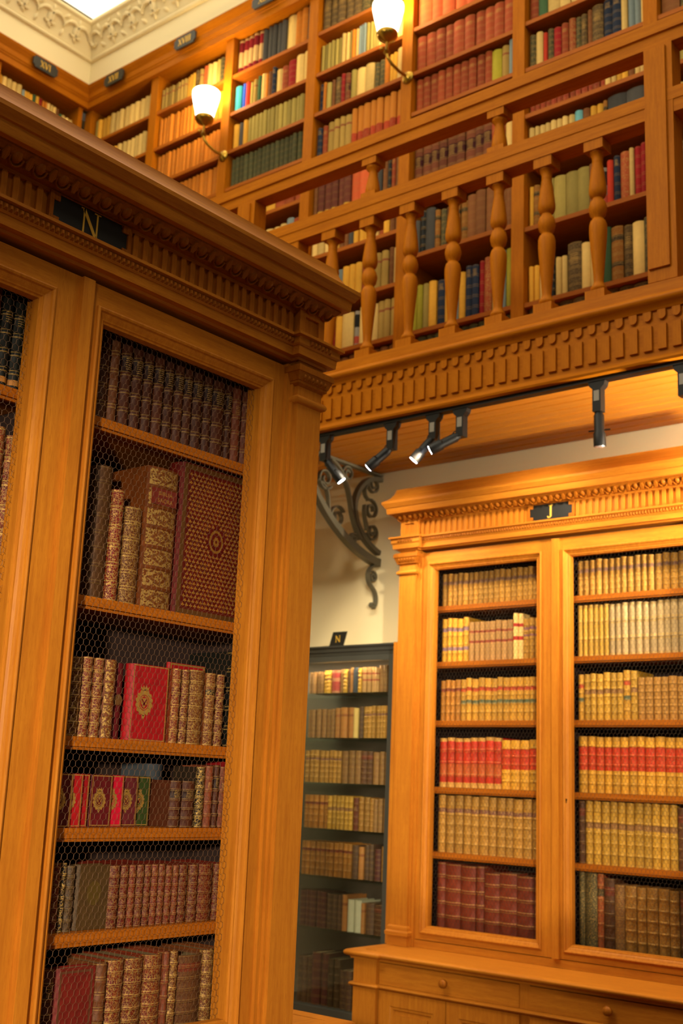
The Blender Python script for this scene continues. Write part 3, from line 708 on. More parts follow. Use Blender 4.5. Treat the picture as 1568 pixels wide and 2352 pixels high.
rowN(-.312, [(.100,.121,.133,'marred'),(.123,.140,.135,'marred'),(.141,.155,.135,'blackgilt'),(.157,.179,.130,'greyolive')], 'fifth shelf left end, right N door')
us = [.270,.301,.324,.344,.366,.387,.408,.430,.449,.467,.501,.529,.580,.605,.630]
rowN(-.312, [(a,b,.127-.0004*i,'marred') for i,(a,b) in enumerate(zip(us, us[1:]))], 'maroon set on fifth N shelf')
rowN(-.527, [(.124,.150,.146,'dkbrown')], 'bottom shelf, right N door')
rowN(-.527, [(.254,.286,.146,'dkbrown2'),(.287,.334,.149,'goldred'),(.336,.388,.150,'goldred'),(.390,.441,.152,'goldred'),(.442,.459,.156,'redbrown'),(.460,.484,.156,'goldbrown'),(.485,.562,.144,'umber'),(.564,.600,.150,'goldbrown'),(.607,.635,.150,'goldbrown')], 'bottom N shelf, after red cover')
# left door, only its right-hand end is in view
rowN(.765, [(-.235,-.204,.20,'redbrown'),(-.202,-.170,.20,'redbrown'),(-.168,-.137,.21,'redbrown'),(-.136,-.107,.205,'blacklab'),(-.105,-.075,.205,'blacklab'),(-.072,-.049,.205,'blacklab')], 'top shelf, left N door')
rowN(.37, [(-.190,-.156,.29,'goldred'),(-.155,-.124,.30,'redgilt'),(-.122,-.093,.315,'goldred'),(-.092,-.061,.303,'goldred')], 'second shelf, left N door')
for z, pl in ((.077, 'third'), (-.107, 'fourth'), (-.312, 'fifth')):
    rowN(z, [(-.190+i*.028, -.190+i*.028+.027, .145, k) for i, k in enumerate(('marred', 'redgilt', 'ruby', 'marred', 'redgilt'))], f'{pl} shelf, left N door')

# books turned to show their covers
def flat(mb, name, mat, parent, x): 
    """2-D drawing (y, z) laid on a cover at x"""
    mb.v = [(x, a, b) for a, b in mb.v]
    return mb.build(name, mat, parent, fix=False)
class Flat:
    def __init__(s): s.v = []; s.f = []
    def poly(s, pts): n = len(s.v); s.v += pts; s.f.append(tuple(range(n, n+len(pts))))
    def rect(s, a, b, c, d): s.poly([(a, c), (b, c), (b, d), (a, d)])
    def frame(s, a, b, c, d, t):
        s.rect(a, b, c, c+t); s.rect(a, b, d-t, d); s.rect(a, a+t, c+t, d-t); s.rect(b-t, b, c+t, d-t)
    def annulus(s, cy, cz, r0, r1, sy, n=48, lobes=0, amp=0):
        o = []; i = []
        for k in range(n):
            a = 2*PI*k/n; m = 1+amp*abs(math.sin(lobes*a/2)) if lobes else 1
            o.append((cy+r1*m*sy*math.cos(a), cz+r1*m*math.sin(a))); i.append((cy+r0*sy*math.cos(a), cz+r0*math.sin(a)))
        b = len(s.v); s.v += o+i
        s.f += [(b+k, b+(k+1) % n, b+n+(k+1) % n, b+n+k) for k in range(n)]
    def put(s, name, mat, parent, x, kind=None):
        me = bpy.data.meshes.new(name); me.from_pydata([(x, a, b) for a, b in s.v], [], s.f); me.materials.append(mat)
        o = link(name, me, parent)
        if kind: o['kind'] = kind
        return o
def arms(parent, cy, cz, r, x, crown=True):
    F = Flat(); F.annulus(cy, cz, r*.60, r*.86, .86, 60, 14, .20)
    F.annulus(cy, cz, r*.46, r*.54, .86)
    F.put('gilt_wreath', GILT, parent, x)
    F = Flat(); s = r*.34
    F.poly([(cy-s, cz+s), (cy+s, cz+s), (cy+s*.9, cz-s*.2), (cy, cz-s*1.2), (cy-s*.9, cz-s*.2)])
    F.put('gilt_shield', GILT, parent, x)
    F = Flat()
    for q in (-1, 1): F.poly([(cy+q*s*.9, cz+s*.7), (cy+q*s*.6, cz+s*.9), (cy-q*s*.5, cz-s*.6), (cy-q*s*.2, cz-s*.75)])
    F.put('shield_charge', bpy.data.materials.get('arms_field') or plain('arms_field', '#6a0e10', .5), parent, x+.0003)
    F = Flat(); cb = cz+r*.92
    F.poly([(cy-r*.34, cb), (cy+r*.34, cb), (cy+r*.46, cb+r*.34), (cy+r*.25, cb+r*.18), (cy+r*.14, cb+r*.40), (cy, cb+r*.2), (cy-r*.14, cb+r*.40), (cy-r*.25, cb+r*.18), (cy-r*.46, cb+r*.34)])
    F.poly([(cy-r*.2, cz-r*.95), (cy, cz-r*1.3), (cy+r*.2, cz-r*.95)])
    F.put('gilt_crown', GILT, parent, x)
def covermat(key, hexc, words):
    style(key, hexc, words, LV, 0, 0, (), 6, 0)
covermat('c_red', '#a01218', 'red'); covermat('c_maroon', '#5e1216', 'maroon'); covermat('c_pink', '#b4102a', 'bright red')
covermat('c_green', '#33401a', 'green'); covermat('c_olive', '#453016', 'olive'); covermat('c_fleur', '#601208', 'dark red'); covermat('c_mottle', '#6e1c14', 'red'); covermat('c_shade', '#5a1216', 'dark red')
covermat('c_mauve', '#6a2428', 'mauve red')
def cover_book(u, y, z, wid, h, th, key, label, turn=0.0, border=.003):
    """front cover towards the room, spine at the left"""
    o = book(NF, u, y, Zr(z)+.0006, th, h, wid, key, label, GN, -PI/2+turn)
    wd = max(.006, round(th/.002)*.002); hh = round(h/.003)*.003; d = round(wid/.01)*.01
    x = wd/2+.0004
    if border:
        F = Flat(); F.frame(.006, d-.0015, .0015, hh-.0015, border); F.put('gilt_border', GILT, o, x)
        F = Flat(); me = MB().box(-wd/2, wd/2, d-.0002, d+.0006, .0, hh).build('gilt_edge', GILT, o)
    return o, x, d, hh
# fleur-de-lis folio
o, x, d, h = cover_book(.395, yN+.012+.03, .37, .238, .366, .060, 'c_fleur', 'large dark red folio covered in gold fleurs-de-lis, second shelf', 0, 0)
F = Flat(); F.frame(.008, d-.003, .003, h-.003, .013); F.put('gilt_border', plain('dull_gilt', '#6e4418', .5, .3, noise=.8, nscale=400), o, x)
F = Flat(); s = .0052; rows = 31; cols = 15
for j in range(rows):
    for i in range(cols):
        cy = .030+(i+.5*(j % 2))*(d-.050)/cols; cz = .026+j*(h-.052)/(rows-1)
        if math.hypot((cy-d*.52)/.85, cz-h*.52) < .036: continue
        F.poly([(cy, cz+s), (cy+s*.34, cz+s*.25), (cy, cz-s*.35), (cy-s*.34, cz+s*.25)])
        for q in (-1, 1): F.poly([(cy+q*s*.2, cz-s*.25), (cy+q*s*.75, cz+s*.30), (cy+q*s*.95, cz-s*.15), (cy+q*s*.5, cz-s*.55)])
        F.poly([(cy-s*.18, cz-s*.35), (cy+s*.18, cz-s*.35), (cy, cz-s*.95)])
F.put('fleur_de_lis_tooling', plain('fleur_gilt', '#b8822c', .45, .3), o, x, 'stuff')
F = Flat(); F.annulus(d*.52, h*.52, .022, .027, .82, 48, 24, .08); F.annulus(d*.52, h*.52, .004, .010, .82, 40, 8, .25); F.put('gilt_medallion', plain('fleur_gilt2', '#9a6a24', .45, .4), o, x)
# red cover with crowned arms on the third shelf, a spine at its left with shade put into its darker colours
o, x, d, h = cover_book(.290, yN+.030, .077, .108, .168, .034, 'c_red', 'bright red cover stamped with gold crowned arms, third shelf of bookcase N', 0.0, .0022)
arms(o, .042, h*.50, .029, x)
o = book(NF, .265, yN+.022, Zr(.077)+.0006, .034, .164, .12, 'c_shade', 'plain red spine, colour darkened for shade, with oval stamp beside the crowned arms', GN)
MB().lathe([(.012, 0), (.011, -.0008), (0, -.001)], 20, 0, .0002, 'y', .085).build('oval_stamp', plain('shaded_stamp', '#6a4420', .5, .2), o)
o, x, d, h = cover_book(.470, yN+.100, .077, .124, .192, .012, 'c_red', 'large red cover standing behind the russet books, third shelf', 0, .004)
# six small armorial covers on the fourth shelf, each tucked behind the one at its left
cv = [(.089,'c_maroon','leftmost shaded maroon cover with gold arms, fourth shelf of bookcase N'),(.123,'c_red','red cover with gold arms, second from left on fourth shelf'),
      (.149,'c_red','narrowest red cover showing gold arms, third from left on fourth shelf'),(.220,'c_maroon','widest maroon cover with full gold arms, fourth shelf of bookcase N'),
      (.261,'c_pink','brightest pink-red cover with gold arms, fourth shelf of bookcase N'),(.312,'c_mauve','mauve-red cover with half-hidden gold arms beside the green cover'),(.357,'c_green','green cover with gold arms, fourth shelf of bookcase N')]
for i, (u, k, lb) in enumerate(cv):
    o, x, d, h = cover_book(u, yN+.010+.0105*i, -.107, .056, .107, .010, k, lb, 0.0, .0020)
    arms(o, .028, h*.50, .0205, x)
# olive cover with gold oval, fifth shelf
o, x, d, h = cover_book(.183, yN+.026, -.312, .088, .129, .03, 'c_olive', 'olive cover with dull gold oval stamp, fifth shelf of bookcase N', 0, 0)
F = Flat(); F.annulus(.050, h*.56, .0, .024, .78, 40); F.put('gilt_oval', plain('dull_gold', '#6e5420', .5, .4, noise=.8, nscale=250), o, x)
o, x, d, h = cover_book(.154, yN+.025, -.527, .100, .144, .03, 'c_mottle', 'mottled red cover, bottom shelf of bookcase N', 0, 0)
F = Flat(); F.frame(.01, d-.006, .006, h-.006, .005); F.put('rubbed_border', plain('rubbed_gilt', '#6a3a1e', .6, .1, noise=.8, nscale=90), o, x)
# title label on the thick folio
for q in [o for o in bpy.data.objects if o.get('label', '').startswith('thickest gilt folio')]:
    MB().box(-.036, .036, -.0024, .004, .2410, .2790).build('title_label', plain('red_label', '#6a1f14', .5), q)
    for word, zz in (('BIBLIA', .2635), ('SACRA', .2470)):
        cu = bpy.data.curves.new('title_word', 'FONT'); cu.body = word; cu.size = .0135; cu.align_x = 'CENTER'; cu.extrude = .0002; cu.space_character = 1.15
        tmp = bpy.data.objects.new('title_word', cu); COL.objects.link(tmp); bpy.context.view_layer.update()
        me = bpy.data.meshes.new_from_object(tmp.evaluated_get(bpy.context.evaluated_depsgraph_get())); bpy.data.objects.remove(tmp)
        me.materials.clear(); me.materials.append(GILT)
        lt = link('title_word', me, q, (0, -.0028, zz)); lt.rotation_euler = (PI/2, 0, 0)

# ------------------------------------------------------------------ books in J
yJ = .110; GJ = 'calf-bound books in the bookcase marked J'
def rowJ(z, a, b, seq, place, d=.16): shelf_row(JF, yJ, Zr(z), runs(a, b, seq), place, GJ, d)
a0, a1, b0, b1 = -.630, -.088, .045, .603
Lp, Rp = 'left J door', 'right J door'
rowJ(.795, a0, a1, [('tan', 20, 1, .147)], 'top shelf, '+Lp)
rowJ(.547, a0, a1, [('yellow2', 5, 1.05, .195), ('tanred', 8, 1.0, .173), ('creamred', 2, .95, .200), ('mauvetan', 4, 1.1, .174)], 'second shelf, '+Lp)
rowJ(.292, a0, a1, [('tandark', 4, .85, .178), ('goldlab', 14, 1.05, .182)], 'third shelf, '+Lp)
rowJ(.010, a0, a1, [('redpanel', 8, 1, .212), ('goldredset', 5, 1.1, .205)], 'fourth shelf, '+Lp)
rowJ(-.260, a0, a1, [('tanpurp', 13, 1, .238)], 'fifth shelf, '+Lp)
rowJ(-.572, a0, a1, [('oxblood', 1, .7, .275), ('oxblood', 2, 1.1, .270), ('oxblood', 1, .7, .268), ('oxblood', 3, 1.15, .250), ('oxgilt', 1, .95, .248)], 'bottom shelf, '+Lp, .2)
rowJ(.795, b0, b1, [('tan', 19, 1, .150)], 'top shelf, '+Rp)
rowJ(.547, b0, b1, [('goldtan', 6, .9, .212), ('greytan', 11, 1, .212), ('orangeband', 3, 1.1, .208)], 'second shelf, '+Rp)
rowJ(.292, b0, b1, [('goldlab', 1, .9, .188), ('goldpl', 6, 1, .188), ('goldlab', 1, 1, .196), ('goldpl', 1, 1, .196), ('tanplain', 9, 1.15, .168)], 'third shelf, '+Rp)
rowJ(.010, b0, b1, [('goldredset', 15, 1, .220)], 'fourth shelf, '+Rp)
rowJ(-.260, b0, b1, [('umber', 1, .8, .240), ('goldpl', 11, 1, .242), ('umber', 1, 1, .232), ('stripe', 3, 1, .246)], 'fifth shelf, '+Rp)
rowJ(-.572, b0, b1, [('speckle', 1, .7, .285), ('speckle', 1, 1.15, .285), ('rust', 1, .7, .283), ('umber', 1, 1.1, .268), ('cbrown', 1, 1, .242), ('amber', 5, 1.05, .245), ('umber', 3, 1.1, .245)], 'bottom shelf, '+Rp, .2)

# ------------------------------------------------------------------ low cabinet beyond N
T = thing('low_cabinet', 'low oak cabinet end standing beyond the bookcase marked N', 'cabinet', (-2.6, 2.49, 0), 0)
lp = [(.372, -.285), (.372, .265), (-.372, .265)][::-1]
lp = [(-.372, .265), (.372, .265), (.372, -.285)][::-1]
zt = Zr(-.645)
MB().sweep([(.372, -.28), (.372, .265), (-.372, .265)], [(-.03, zt-.034), (.010, zt-.034), (.022, zt-.024), (.030, zt-.018), (.032, zt-.012), (.030, zt-.005), (.022, zt), (-.03, zt)]).build('worktop_nosing', WY, T, 50)
shape('worktop', (-.372, .34, -.28, .233, zt-.030, zt-.001), WY, T)
shape('body', (-.372, .36, -.28, .253, 0, zt-.034), WZ, T)

# ------------------------------------------------------------------ glass case in the corner
GC = 4.30
T = thing('glass_display_case', 'dark metal and glass case of old books beside bookcase J', 'display case', (-3.77, GC, 0), 0)
CF = Frame(-3.77, GC, 0)
DM = plain('gunmetal', '#50504a', .4, .4)
cw, cd, ct = .512, .245, Zr(.60)
for sx in (-1, 1):
    for yy in (0, cd-.02): shape('post', (sx*cw-.012 if sx < 0 else sx*cw-.012, sx*cw+.012, yy, yy+.02, 0, ct), DM, T)
MB().sweep([(-cw-.012, cd), (-cw-.012, 0), (cw+.012, 0), (cw+.012, cd)], [(-.02, ct), (.002, ct), (.004, ct+.012), (.010, ct+.016), (.012, ct+.030), (.020, ct+.036), (.022, ct+.044), (-.02, ct+.044)]).build('case_cornice', DM, T)
shape('top_pane', (-cw+.012, cw-.012, .012, cd-.001, ct+.03, ct+.036), GLASS, T)
for zz in (ct-.03, 0.0, .60): shape('case_rail', (-cw+.013, cw-.013, .0005, .018, zz, zz+.03), DM, T)
shape('front_pane', (-cw+.013, cw-.013, .007, .011, .631, ct-.031), GLASS, T)
shape('side_pane', (cw-.002, cw+.002, .021, cd-.021, .05, ct-.01), GLASS, T)
shape('case_back', (-cw+.012, cw-.012, cd-.008, cd, .03, ct), plain('case_lining', '#4a3c2c', .7), T)
shape('case_floor', (-cw+.013, cw-.013, .019, cd-.009, .60, .63), DM, T)
d = bpy.data.lights.new('case_fill', 'AREA'); d.shape = 'RECTANGLE'; d.size = .8; d.size_y = .03; d.energy = 4.5; d.color = WARM  # light added in the case top without a fixture, brightens its books
o = bpy.data.objects.new('case_fill', d); COL.objects.link(o); o.parent = T; o.location = (0, .035, ct-.006)
cz = (.427, .217, .009, -.200, -.411, -.640)
for z in cz: shape('glass_shelf', (-cw+.014, cw-.014, .022, cd-.010, Zr(z)-.008, Zr(z)), GSHELF, T)
GCs = 'old books in the glass display case'
def rowC(z, seq, place): shelf_row(CF, .035, Zr(z), runs(-.02, .485, seq), place, GCs, .15, .012)
rowC(.427, [('cbrown', 4, 1, .105), ('goldpl', 2, 1, .11), ('credoval', 1, 2.2, .112), ('cbrown', 1, 1, .112), ('goldpl', 1, .8, .112), ('cdark', 1, .8, .11), ('corange', 1, .7, .118), ('slate', 1, 1.2, .118), ('goldpl', 1, .9, .118), ('tanred', 4, 1.1, .118), ('cbrown', 3, 1, .125)], 'top shelf of the glass case')
rowC(.217, [('cbrown', 6, 1.2, .135), ('corange', 1, 1.2, .14), ('corange', 2, 1.6, .142), ('pcream', 1, 1.3, .142), ('cdark', 1, 1.2, .145), ('tanpurp', 7, .95, .148)], 'second shelf of the glass case')
rowC(.009, [('tanpurp', 8, 1, .150), ('cbrown', 3, 1.2, .150), ('umber', 2, 1.3, .148), ('cbrown', 3, 1.2, .148)], 'third shelf of the glass case')
rowC(-.200, [('tandark', 5, 1.1, .152), ('goldpl', 6, .95, .152), ('redbrown', 1, 1.1, .15), ('amber', 3, 1.1, .15), ('cbrown', 3, 1, .148)], 'fourth shelf of the glass case')
rowC(-.411, [('tandark', 11, 1, .152), ('cdark', 1, 1.1, .148), ('corange', 1, 1.1, .145), ('cdark', 2, 1.1, .155), ('cmaroon', 1, 1.3, .14), ('tanplain', 1, 1.3, .15)], 'fifth shelf of the glass case')
rowC(-.640, [('cmaroon', 5, 1.1, .16), ('cdark', 3, 1.1, .155), ('corange', 1, .9, .158), ('white', 2, 1.4, .140), ('corange', 1, .8, .132), ('cdark', 1, 1.7, .132), ('umber', 1, 2.0, .132)], 'sixth shelf of the glass case')
rowC(-.970, [('cdark', 3, 1.0, .20), ('cmaroon', 2, 1.5, .225), ('greyolive', 2, 1.1, .21), ('cdark', 2, 1.3, .165), ('cmaroon', 2, 1.1, .165), ('cdark', 3, 1.2, .16)], 'bottom of the glass case')
T = thing('name_card', 'small black sign card with gold N standing on glass case', 'sign', (-3.575, GC-.012, ct+.0445), 0)
cp = MB().prism([(-.046, .0006), (.042, .0006), (.062, .066), (-.024, .066)], -.003, 0).build('card', BLK, T)
M = serif_letter('N', .032); M.v = [(x*1.2+.009, y-.0032, z+.032) for x, y, z in M.v]; M.build('letter', GOLD, cp)

# ------------------------------------------------------------------ gallery: deck, fascia, soffit
G = thing('gallery_floor', 'projecting oak gallery with carved fascia and boarded soffit', 'gallery', (0, 0, 0))
gx0, gx1 = -5.45, -.40; YG = 3.72
shape('deck', (gx0, gx1, YG+.03, 4.79, Zr(1.58), Zr(1.80)), GX, G)
shape('fascia_board', (gx0, gx1, YG, YG+.029, Zr(1.535), Zr(1.735)), GX, G)
MB().sweep([(gx0, YG), (gx1, YG)], [(-.028, Zr(1.501)), (.004, Zr(1.501)), (.012, Zr(1.505)), (.014, Zr(1.514)), (.008, Zr(1.523)), (.002, Zr(1.528)), (0, Zr(1.535)), (-.028, Zr(1.535))]).build('lower_moulding', GX, G, 45)
MB().sweep([(gx0, YG), (gx1, YG)], [(-.028, Zr(1.700)), (.008, Zr(1.702)), (.012, Zr(1.712)), (.024, Zr(1.722)), (.032, Zr(1.728)), (.036, Zr(1.737)), (.034, Zr(1.746)), (.022, Zr(1.755)), (.012, Zr(1.762)), (.010, Zr(1.806)), (-.028, Zr(1.806))]).build('upper_moulding', GX, G, 45)
tm = MB().box(-.0165, .0165, -.010, 0, Zr(1.552), Zr(1.645)).mesh('fascia_tablet', GZ); recalc(tm)
rp = [(-.0155, Zr(1.700)), (-.0155, Zr(1.680))]+[(.0155*math.cos(a), Zr(1.680)+.0155*math.sin(a)) for a in [PI+PI*i/10 for i in range(1, 10)]]+[(.0155, Zr(1.680)), (.0155, Zr(1.700))]
rm = MB().prism(rp, -.010, 0).mesh('fascia_roundel', GZ); recalc(rm)
n = int((-.60+3.75)/.0552)
for i in range(n+1):
    xx = -3.75+i*.0552
    link('fascia_tablet', tm, G, (xx, YG, 0)); link('fascia_roundel', rm, G, (xx, YG, 0))
bw = .0715
sbm = MB().prism([(0.0005, 0), (bw-.0005, 0), (bw-.0005, .012), (bw-.004, .015), (bw/2, .0155), (.004, .015), (.0005, .012)], gx0, gx1, 'x')
sb = MB().prism([(.0006, Zr(1.558)), (.0012, Zr(1.554)), (.008, Zr(1.544)), (bw-.008, Zr(1.544)), (bw-.0012, Zr(1.554)), (bw-.0006, Zr(1.558))], gx0, gx1, 'x').mesh('soffit_board', wood('soffit_oak', '#d08a2c', '#aa641a', 'x', .4)); recalc(sb)
for i in range(11): link('soffit_board', sb, G, (0, YG+.035+i*bw, 0))
# balustrade
B = thing('gallery_balustrade', 'turned oak gallery balustrade with two rails and panelled posts', 'balustrade', (0, 0, 0))
YB = YG+.040; hwB = .040
zr = [Zr(v) for v in (1.807, 2.470, 2.570, 2.766, 2.866)]
MB().sweep([(gx0, YB-hwB), (gx1, YB-hwB)], [(-.08, zr[1]), (0, zr[1]), (0, Zr(2.518)), (.004, Zr(2.521)), (.004, zr[2]), (-.084, zr[2]), (-.084, Zr(2.521)), (-.08, Zr(2.518))]).build('lower_handrail', GX, B)
MB().sweep([(gx0, YB-hwB), (gx1, YB-hwB)], [(-.08, zr[3]), (0, zr[3]), (0, Zr(2.814)), (.010, Zr(2.817)), (.010, zr[4]), (-.09, zr[4]), (-.09, Zr(2.817)), (-.08, Zr(2.814))]).build('handrail', GX, B)
for xp in (-3.790, -1.647):
    for (z0, z1, nm) in ((zr[0], zr[1]-.0005, 'post'), (zr[2]+.0005, zr[3]-.0005, 'post')):
        p = shape(nm, (xp-.054, xp+.054, YB-hwB+.001, YB+hwB, z0, z1), GZ, B)
    p = shape('post_board', (xp-.056, xp+.056, YB-hwB-.003, YB-hwB+.0008, zr[0]+.005, zr[3]-.002), GZ, B)
    shape('post_panel', (xp-.050, xp+.032, YB-hwB-.013, YB-hwB-.0032, zr[0]+.055, zr[3]-.012), GZ, p)
zt0, zt1 = Zr(1.846), Zr(2.428)
def prof(z0, h): 
    P = [(.020, 0), (.027, .004), (.031, .012), (.030, .020), (.022, .030), (.0185, .045), (.021, .080), (.027, .150), (.0325, .215), (.0345, .250), (.034, .275), (.029, .292), (.0205, .302),
         (.0205, .306), (.030, .318), (.0350, .340), (.0345, .352), (.029, .372), (.0205, .384), (.0205, .388), (.029, .396), (.0340, .410), (.0345, .425), (.032, .450), (.026, .500), (.021, .530), (.0205, .538), (.0215, .541), (.0205, .545), (.0215, .560), (.027, .574), (.031, .577), (.031, .582)]
    return [(r, z0+t*h/.582) for r, t in P]
bm = MB().lathe(prof(zt0, zt1-zt0), 20).mesh('baluster', GZ, 40); recalc(bm)
tbm = MB().box(-.040, .040, -.036, .036, zt1, zr[1]).mesh('top_block', GZ); recalc(tbm)
bbm = MB().box(-.040, .040, -.036, .036, zr[0], zt0).mesh('base_block', GZ); recalc(bbm)
xs = [-1.921-.2225*i for i in range(8)]
for xx in xs+[-1.43, -1.2075, -.985]:
    o = link('baluster', bm, B, (xx, YB, 0)); link('top_block', tbm, o); link('base_block', bbm, o)
sp = [(.031, 0), (.033, .006), (.0335, .020), (.030, .045), (.022, .085), (.0195, .105), (.021, .112), (.029, .122), (.033, .128), (.033, .136)]
zs0 = zr[2]+.026; zs1 = zr[3]-.034
sm = MB().lathe([(r, zs0+t*(zs1-zs0)/.136) for r, t in sp], 20).mesh('short_baluster', GZ, 40); recalc(sm)
stm = MB().box(-.040, .040, -.036, .036, zs1, zr[3]).mesh('top_block', GZ); recalc(stm)
sbb = MB().box(-.040, .040, -.036, .036, zr[2], zs0).mesh('base_block', GZ); recalc(sbb)
for xx in (xs[2], xs[5], -1.2075):
    o = link('short_baluster', sm, B, (xx, YB, 0)); link('top_block', stm, o); link('base_block', sbb, o)

# ------------------------------------------------------------------ gallery bookcases
U = thing('gallery_bookcase', 'long oak wall bookcase behind the gallery balustrade', 'bookcase', (0, 0, 0))
YU = 4.46; bay = .692; UX = [-6.155+bay*k for k in range(9)]
for k, xx in enumerate(UX): shape('upright', (xx-.034, xx+.034, YU-.012, 4.785, Zr(1.80), Zr(4.50)), GZ, U)
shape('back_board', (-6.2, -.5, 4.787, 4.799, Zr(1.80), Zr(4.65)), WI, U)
MB().sweep([(-6.16, 4.42), (-.5, 4.42)], [(-.35, Zr(4.500)), (0, Zr(4.500)), (0, Zr(4.545)), (.006, Zr(4.550)), (.006, Zr(4.558)), (.012, Zr(4.566)), (.014, Zr(4.60)), (.022, Zr(4.612)), (.034, Zr(4.630)), (.040, Zr(4.645)), (.040, Zr(4.652)), (-.35, Zr(4.652))]).build('top_fascia', GX, U)
shape('bottom_shelf', (-6.15, -.5, YU, 4.785, Zr(1.80), Zr(1.90)), GX, U)
UF = Frame(0, YU, 0)
def gshelf(k, z): return shape('shelf', (UX[k]+.035, UX[k+1]-.035, YU-.006, 4.785, Zr(z)-.022, Zr(z)), SH, U)
BAYW = ['bay XVII', 'bay XVIII', 'bay XIX', 'bay before second sconce', 'bay after second sconce', 'bay before near post', 'bay past near post']
LEVEL = {}
def gal(k, rows):
    for i, (z, seq) in enumerate(rows):
        if z > 1.95: gshelf(k, z)
        zz = max(z, 1.90)
        if seq:
            items = runs(UX[k]+.042, UX[k+1]-.040, seq)
            shelf_row(UF, .012, Zr(zz), items, f'{ORD[i]} gallery shelf, {BAYW[k]}', 'books on the gallery shelves', .17, .012)
gal(0, [(4.242, [('khaki', 1, .8, .18), ('pyellow', 3, 1, .175), ('pcream', 9, 1.1, .178)]), (3.977, [('pcream', 3, 1, .18), ('pyellow', 3, 1, .175), ('pcream', 8, 1, .178)]), (3.72, [('pyellow', 6, 1, .18), ('pcream', 7, 1, .18)])])
gal(1, [(4.238, [('olivetan', 8, 1, .165), ('pyellow', 3, .9, .175), ('browngilt', 1, 1.2, .18), ('olivetan', 1, 1.2, .18), ('salmon', 1, .9, .19), ('pcream', 2, 1.3, .19), ('khaki', 1, 1.2, .19), ('greengilt', 2, 1.1, .19)]),
        (3.972, [('orange', 19, 1, .215)]), (3.715, [('orange', 18, 1, .205)]), (3.466, [('orange', 16, 1, .20)])])
gal(2, [(4.236, [('crimcream', 5, 1.15, .245), ('charcoal', 5, 1, .24), ('pcream', 1, 1.9, .245), ('orange', 2, 1.3, .25), ('charcoal', 1, .9, .25)]),
        (3.977, [('teal', 1, 1.7, .185), ('blue', 1, 1.1, .19), ('scarlet', 1, 1, .185), ('khaki', 1, 1, .175), ('olivetan', 1, 1, .175), ('green', 1, 1, .19), ('pcream', 1, 1.1, .19), ('orange', 1, .6, .18), ('brownplain', 1, 1, .18), ('navy', 1, .8, .2), ('pcream', 1, 1.5, .175), ('terracotta', 1, 1.4, .175), ('crimson', 1, 1.8, .19), ('pcream', 2, 1.7, .205)]),
        (3.721, [('pyellow', 1, 1.4, .18), ('charcoal', 1, 1, .18), ('pyellow', 1, 1, .18), ('khaki', 14, .95, .185), ('green', 1, .9, .19)]),
        (3.468, [('dkgreen', 17, 1, .20)]), (3.213, [('salmon', 1, 2, .1), ('crimson', 1, 1, .12), ('salmon', 2, 1, .12), ('pyellow', 1, 1.6, .13), ('terracotta', 3, 1.2, .13)]),
        (2.95, [('pcream', 9, 1, .16), ('greyblue', 1, 1, .18), ('terracotta', 1, 1.2, .17)])])
gal(3, [(4.245, [('browngilt', 5, 1.2, .24), ('greengilt', 2, 1.2, .24), ('pyellow', 3, 1.2, .24)]),
        (3.976, [('khaki', 6, 1, .19), ('pcream', 2, 1, .205), ('khaki', 1, .7, .205), ('orange', 1, .9, .2), ('pcream', 1, .8, .2), ('greyblue', 3, .7, .205), ('khaki', 4, .8, .2), ('pcream', 9, .75, .225)]),
        (3.721, [('navy', 1, .9, .20), ('orange', 1, .8, .195), ('khaki', 1, 1.1, .18), ('brownplain', 1, .8, .185), ('browngilt', 1, 1.2, .19), ('crimson', 1, 1, .195), ('brownlab', 1, 1.1, .19), ('khaki', 1, 1.1, .195), ('pcream', 2, 2, .19), ('greengilt', 2, 1.1, .18), ('orange', 1, 1, .18), ('pyellow', 2, .8, .185), ('pcream', 1, 1.4, .2)]),
        (3.430, [('navy', 1, 1.0, .205), ('terracotta', 1, 1.0, .205), ('olivetan', 4, 1.2, .215), ('redgold', 8, 1.25, .235)]),
        (3.060, [('brownplain', 1, .8, .22), ('brownyel', 5, 1.25, .225), ('salmon', 2, 1.8, .24), ('yelgreen', 1, 1, .22), ('olivetan', 1, .8, .2), ('charcoal', 1, 1, .22), ('brownplain', 1, 1, .22), ('black', 1, .7, .24), ('terracotta', 1, .8, .24), ('brownplain', 1, 1.1, .24)]),
        (2.828, [('pcream', 3, 1.4, .14), ('pyellow', 1, 2, .14), ('brownplain', 2, 1, .13), ('charcoal', 1, 1.1, .15), ('pyellow', 3, 1.2, .16), ('pcream', 2, 1, .14), ('terracotta', 1, 1, .17), ('pyellow', 1, 1.2, .17), ('brownplain', 2, 1.2, .17)]),
        (2.530, [('pyellow', 3, 1.3, .20), ('greyblue', 2, 1.4, .19), ('pyellow', 3, 1.4, .19), ('terracotta', 1, 1, .22), ('olivetan', 3, 1.4, .21), ('brownplain', 1, 1.2, .22), ('pcream', 1, .8, .21)]),
        (2.242, [('brownplain', 2, 1.2, .2), ('blue', 1, .8, .18), ('pyellow', 1, 1, .2), ('crimson', 1, 1.2, .21), ('pyellow', 1, 1.2, .2), ('pcream', 1, 2.2, .21), ('bwcover', 1, 1, .21), ('pcream', 3, 1.1, .22), ('olivetan', 3, 1.1, .22)]),
        (1.85, [('brownplain', 12, 1, .305)])])
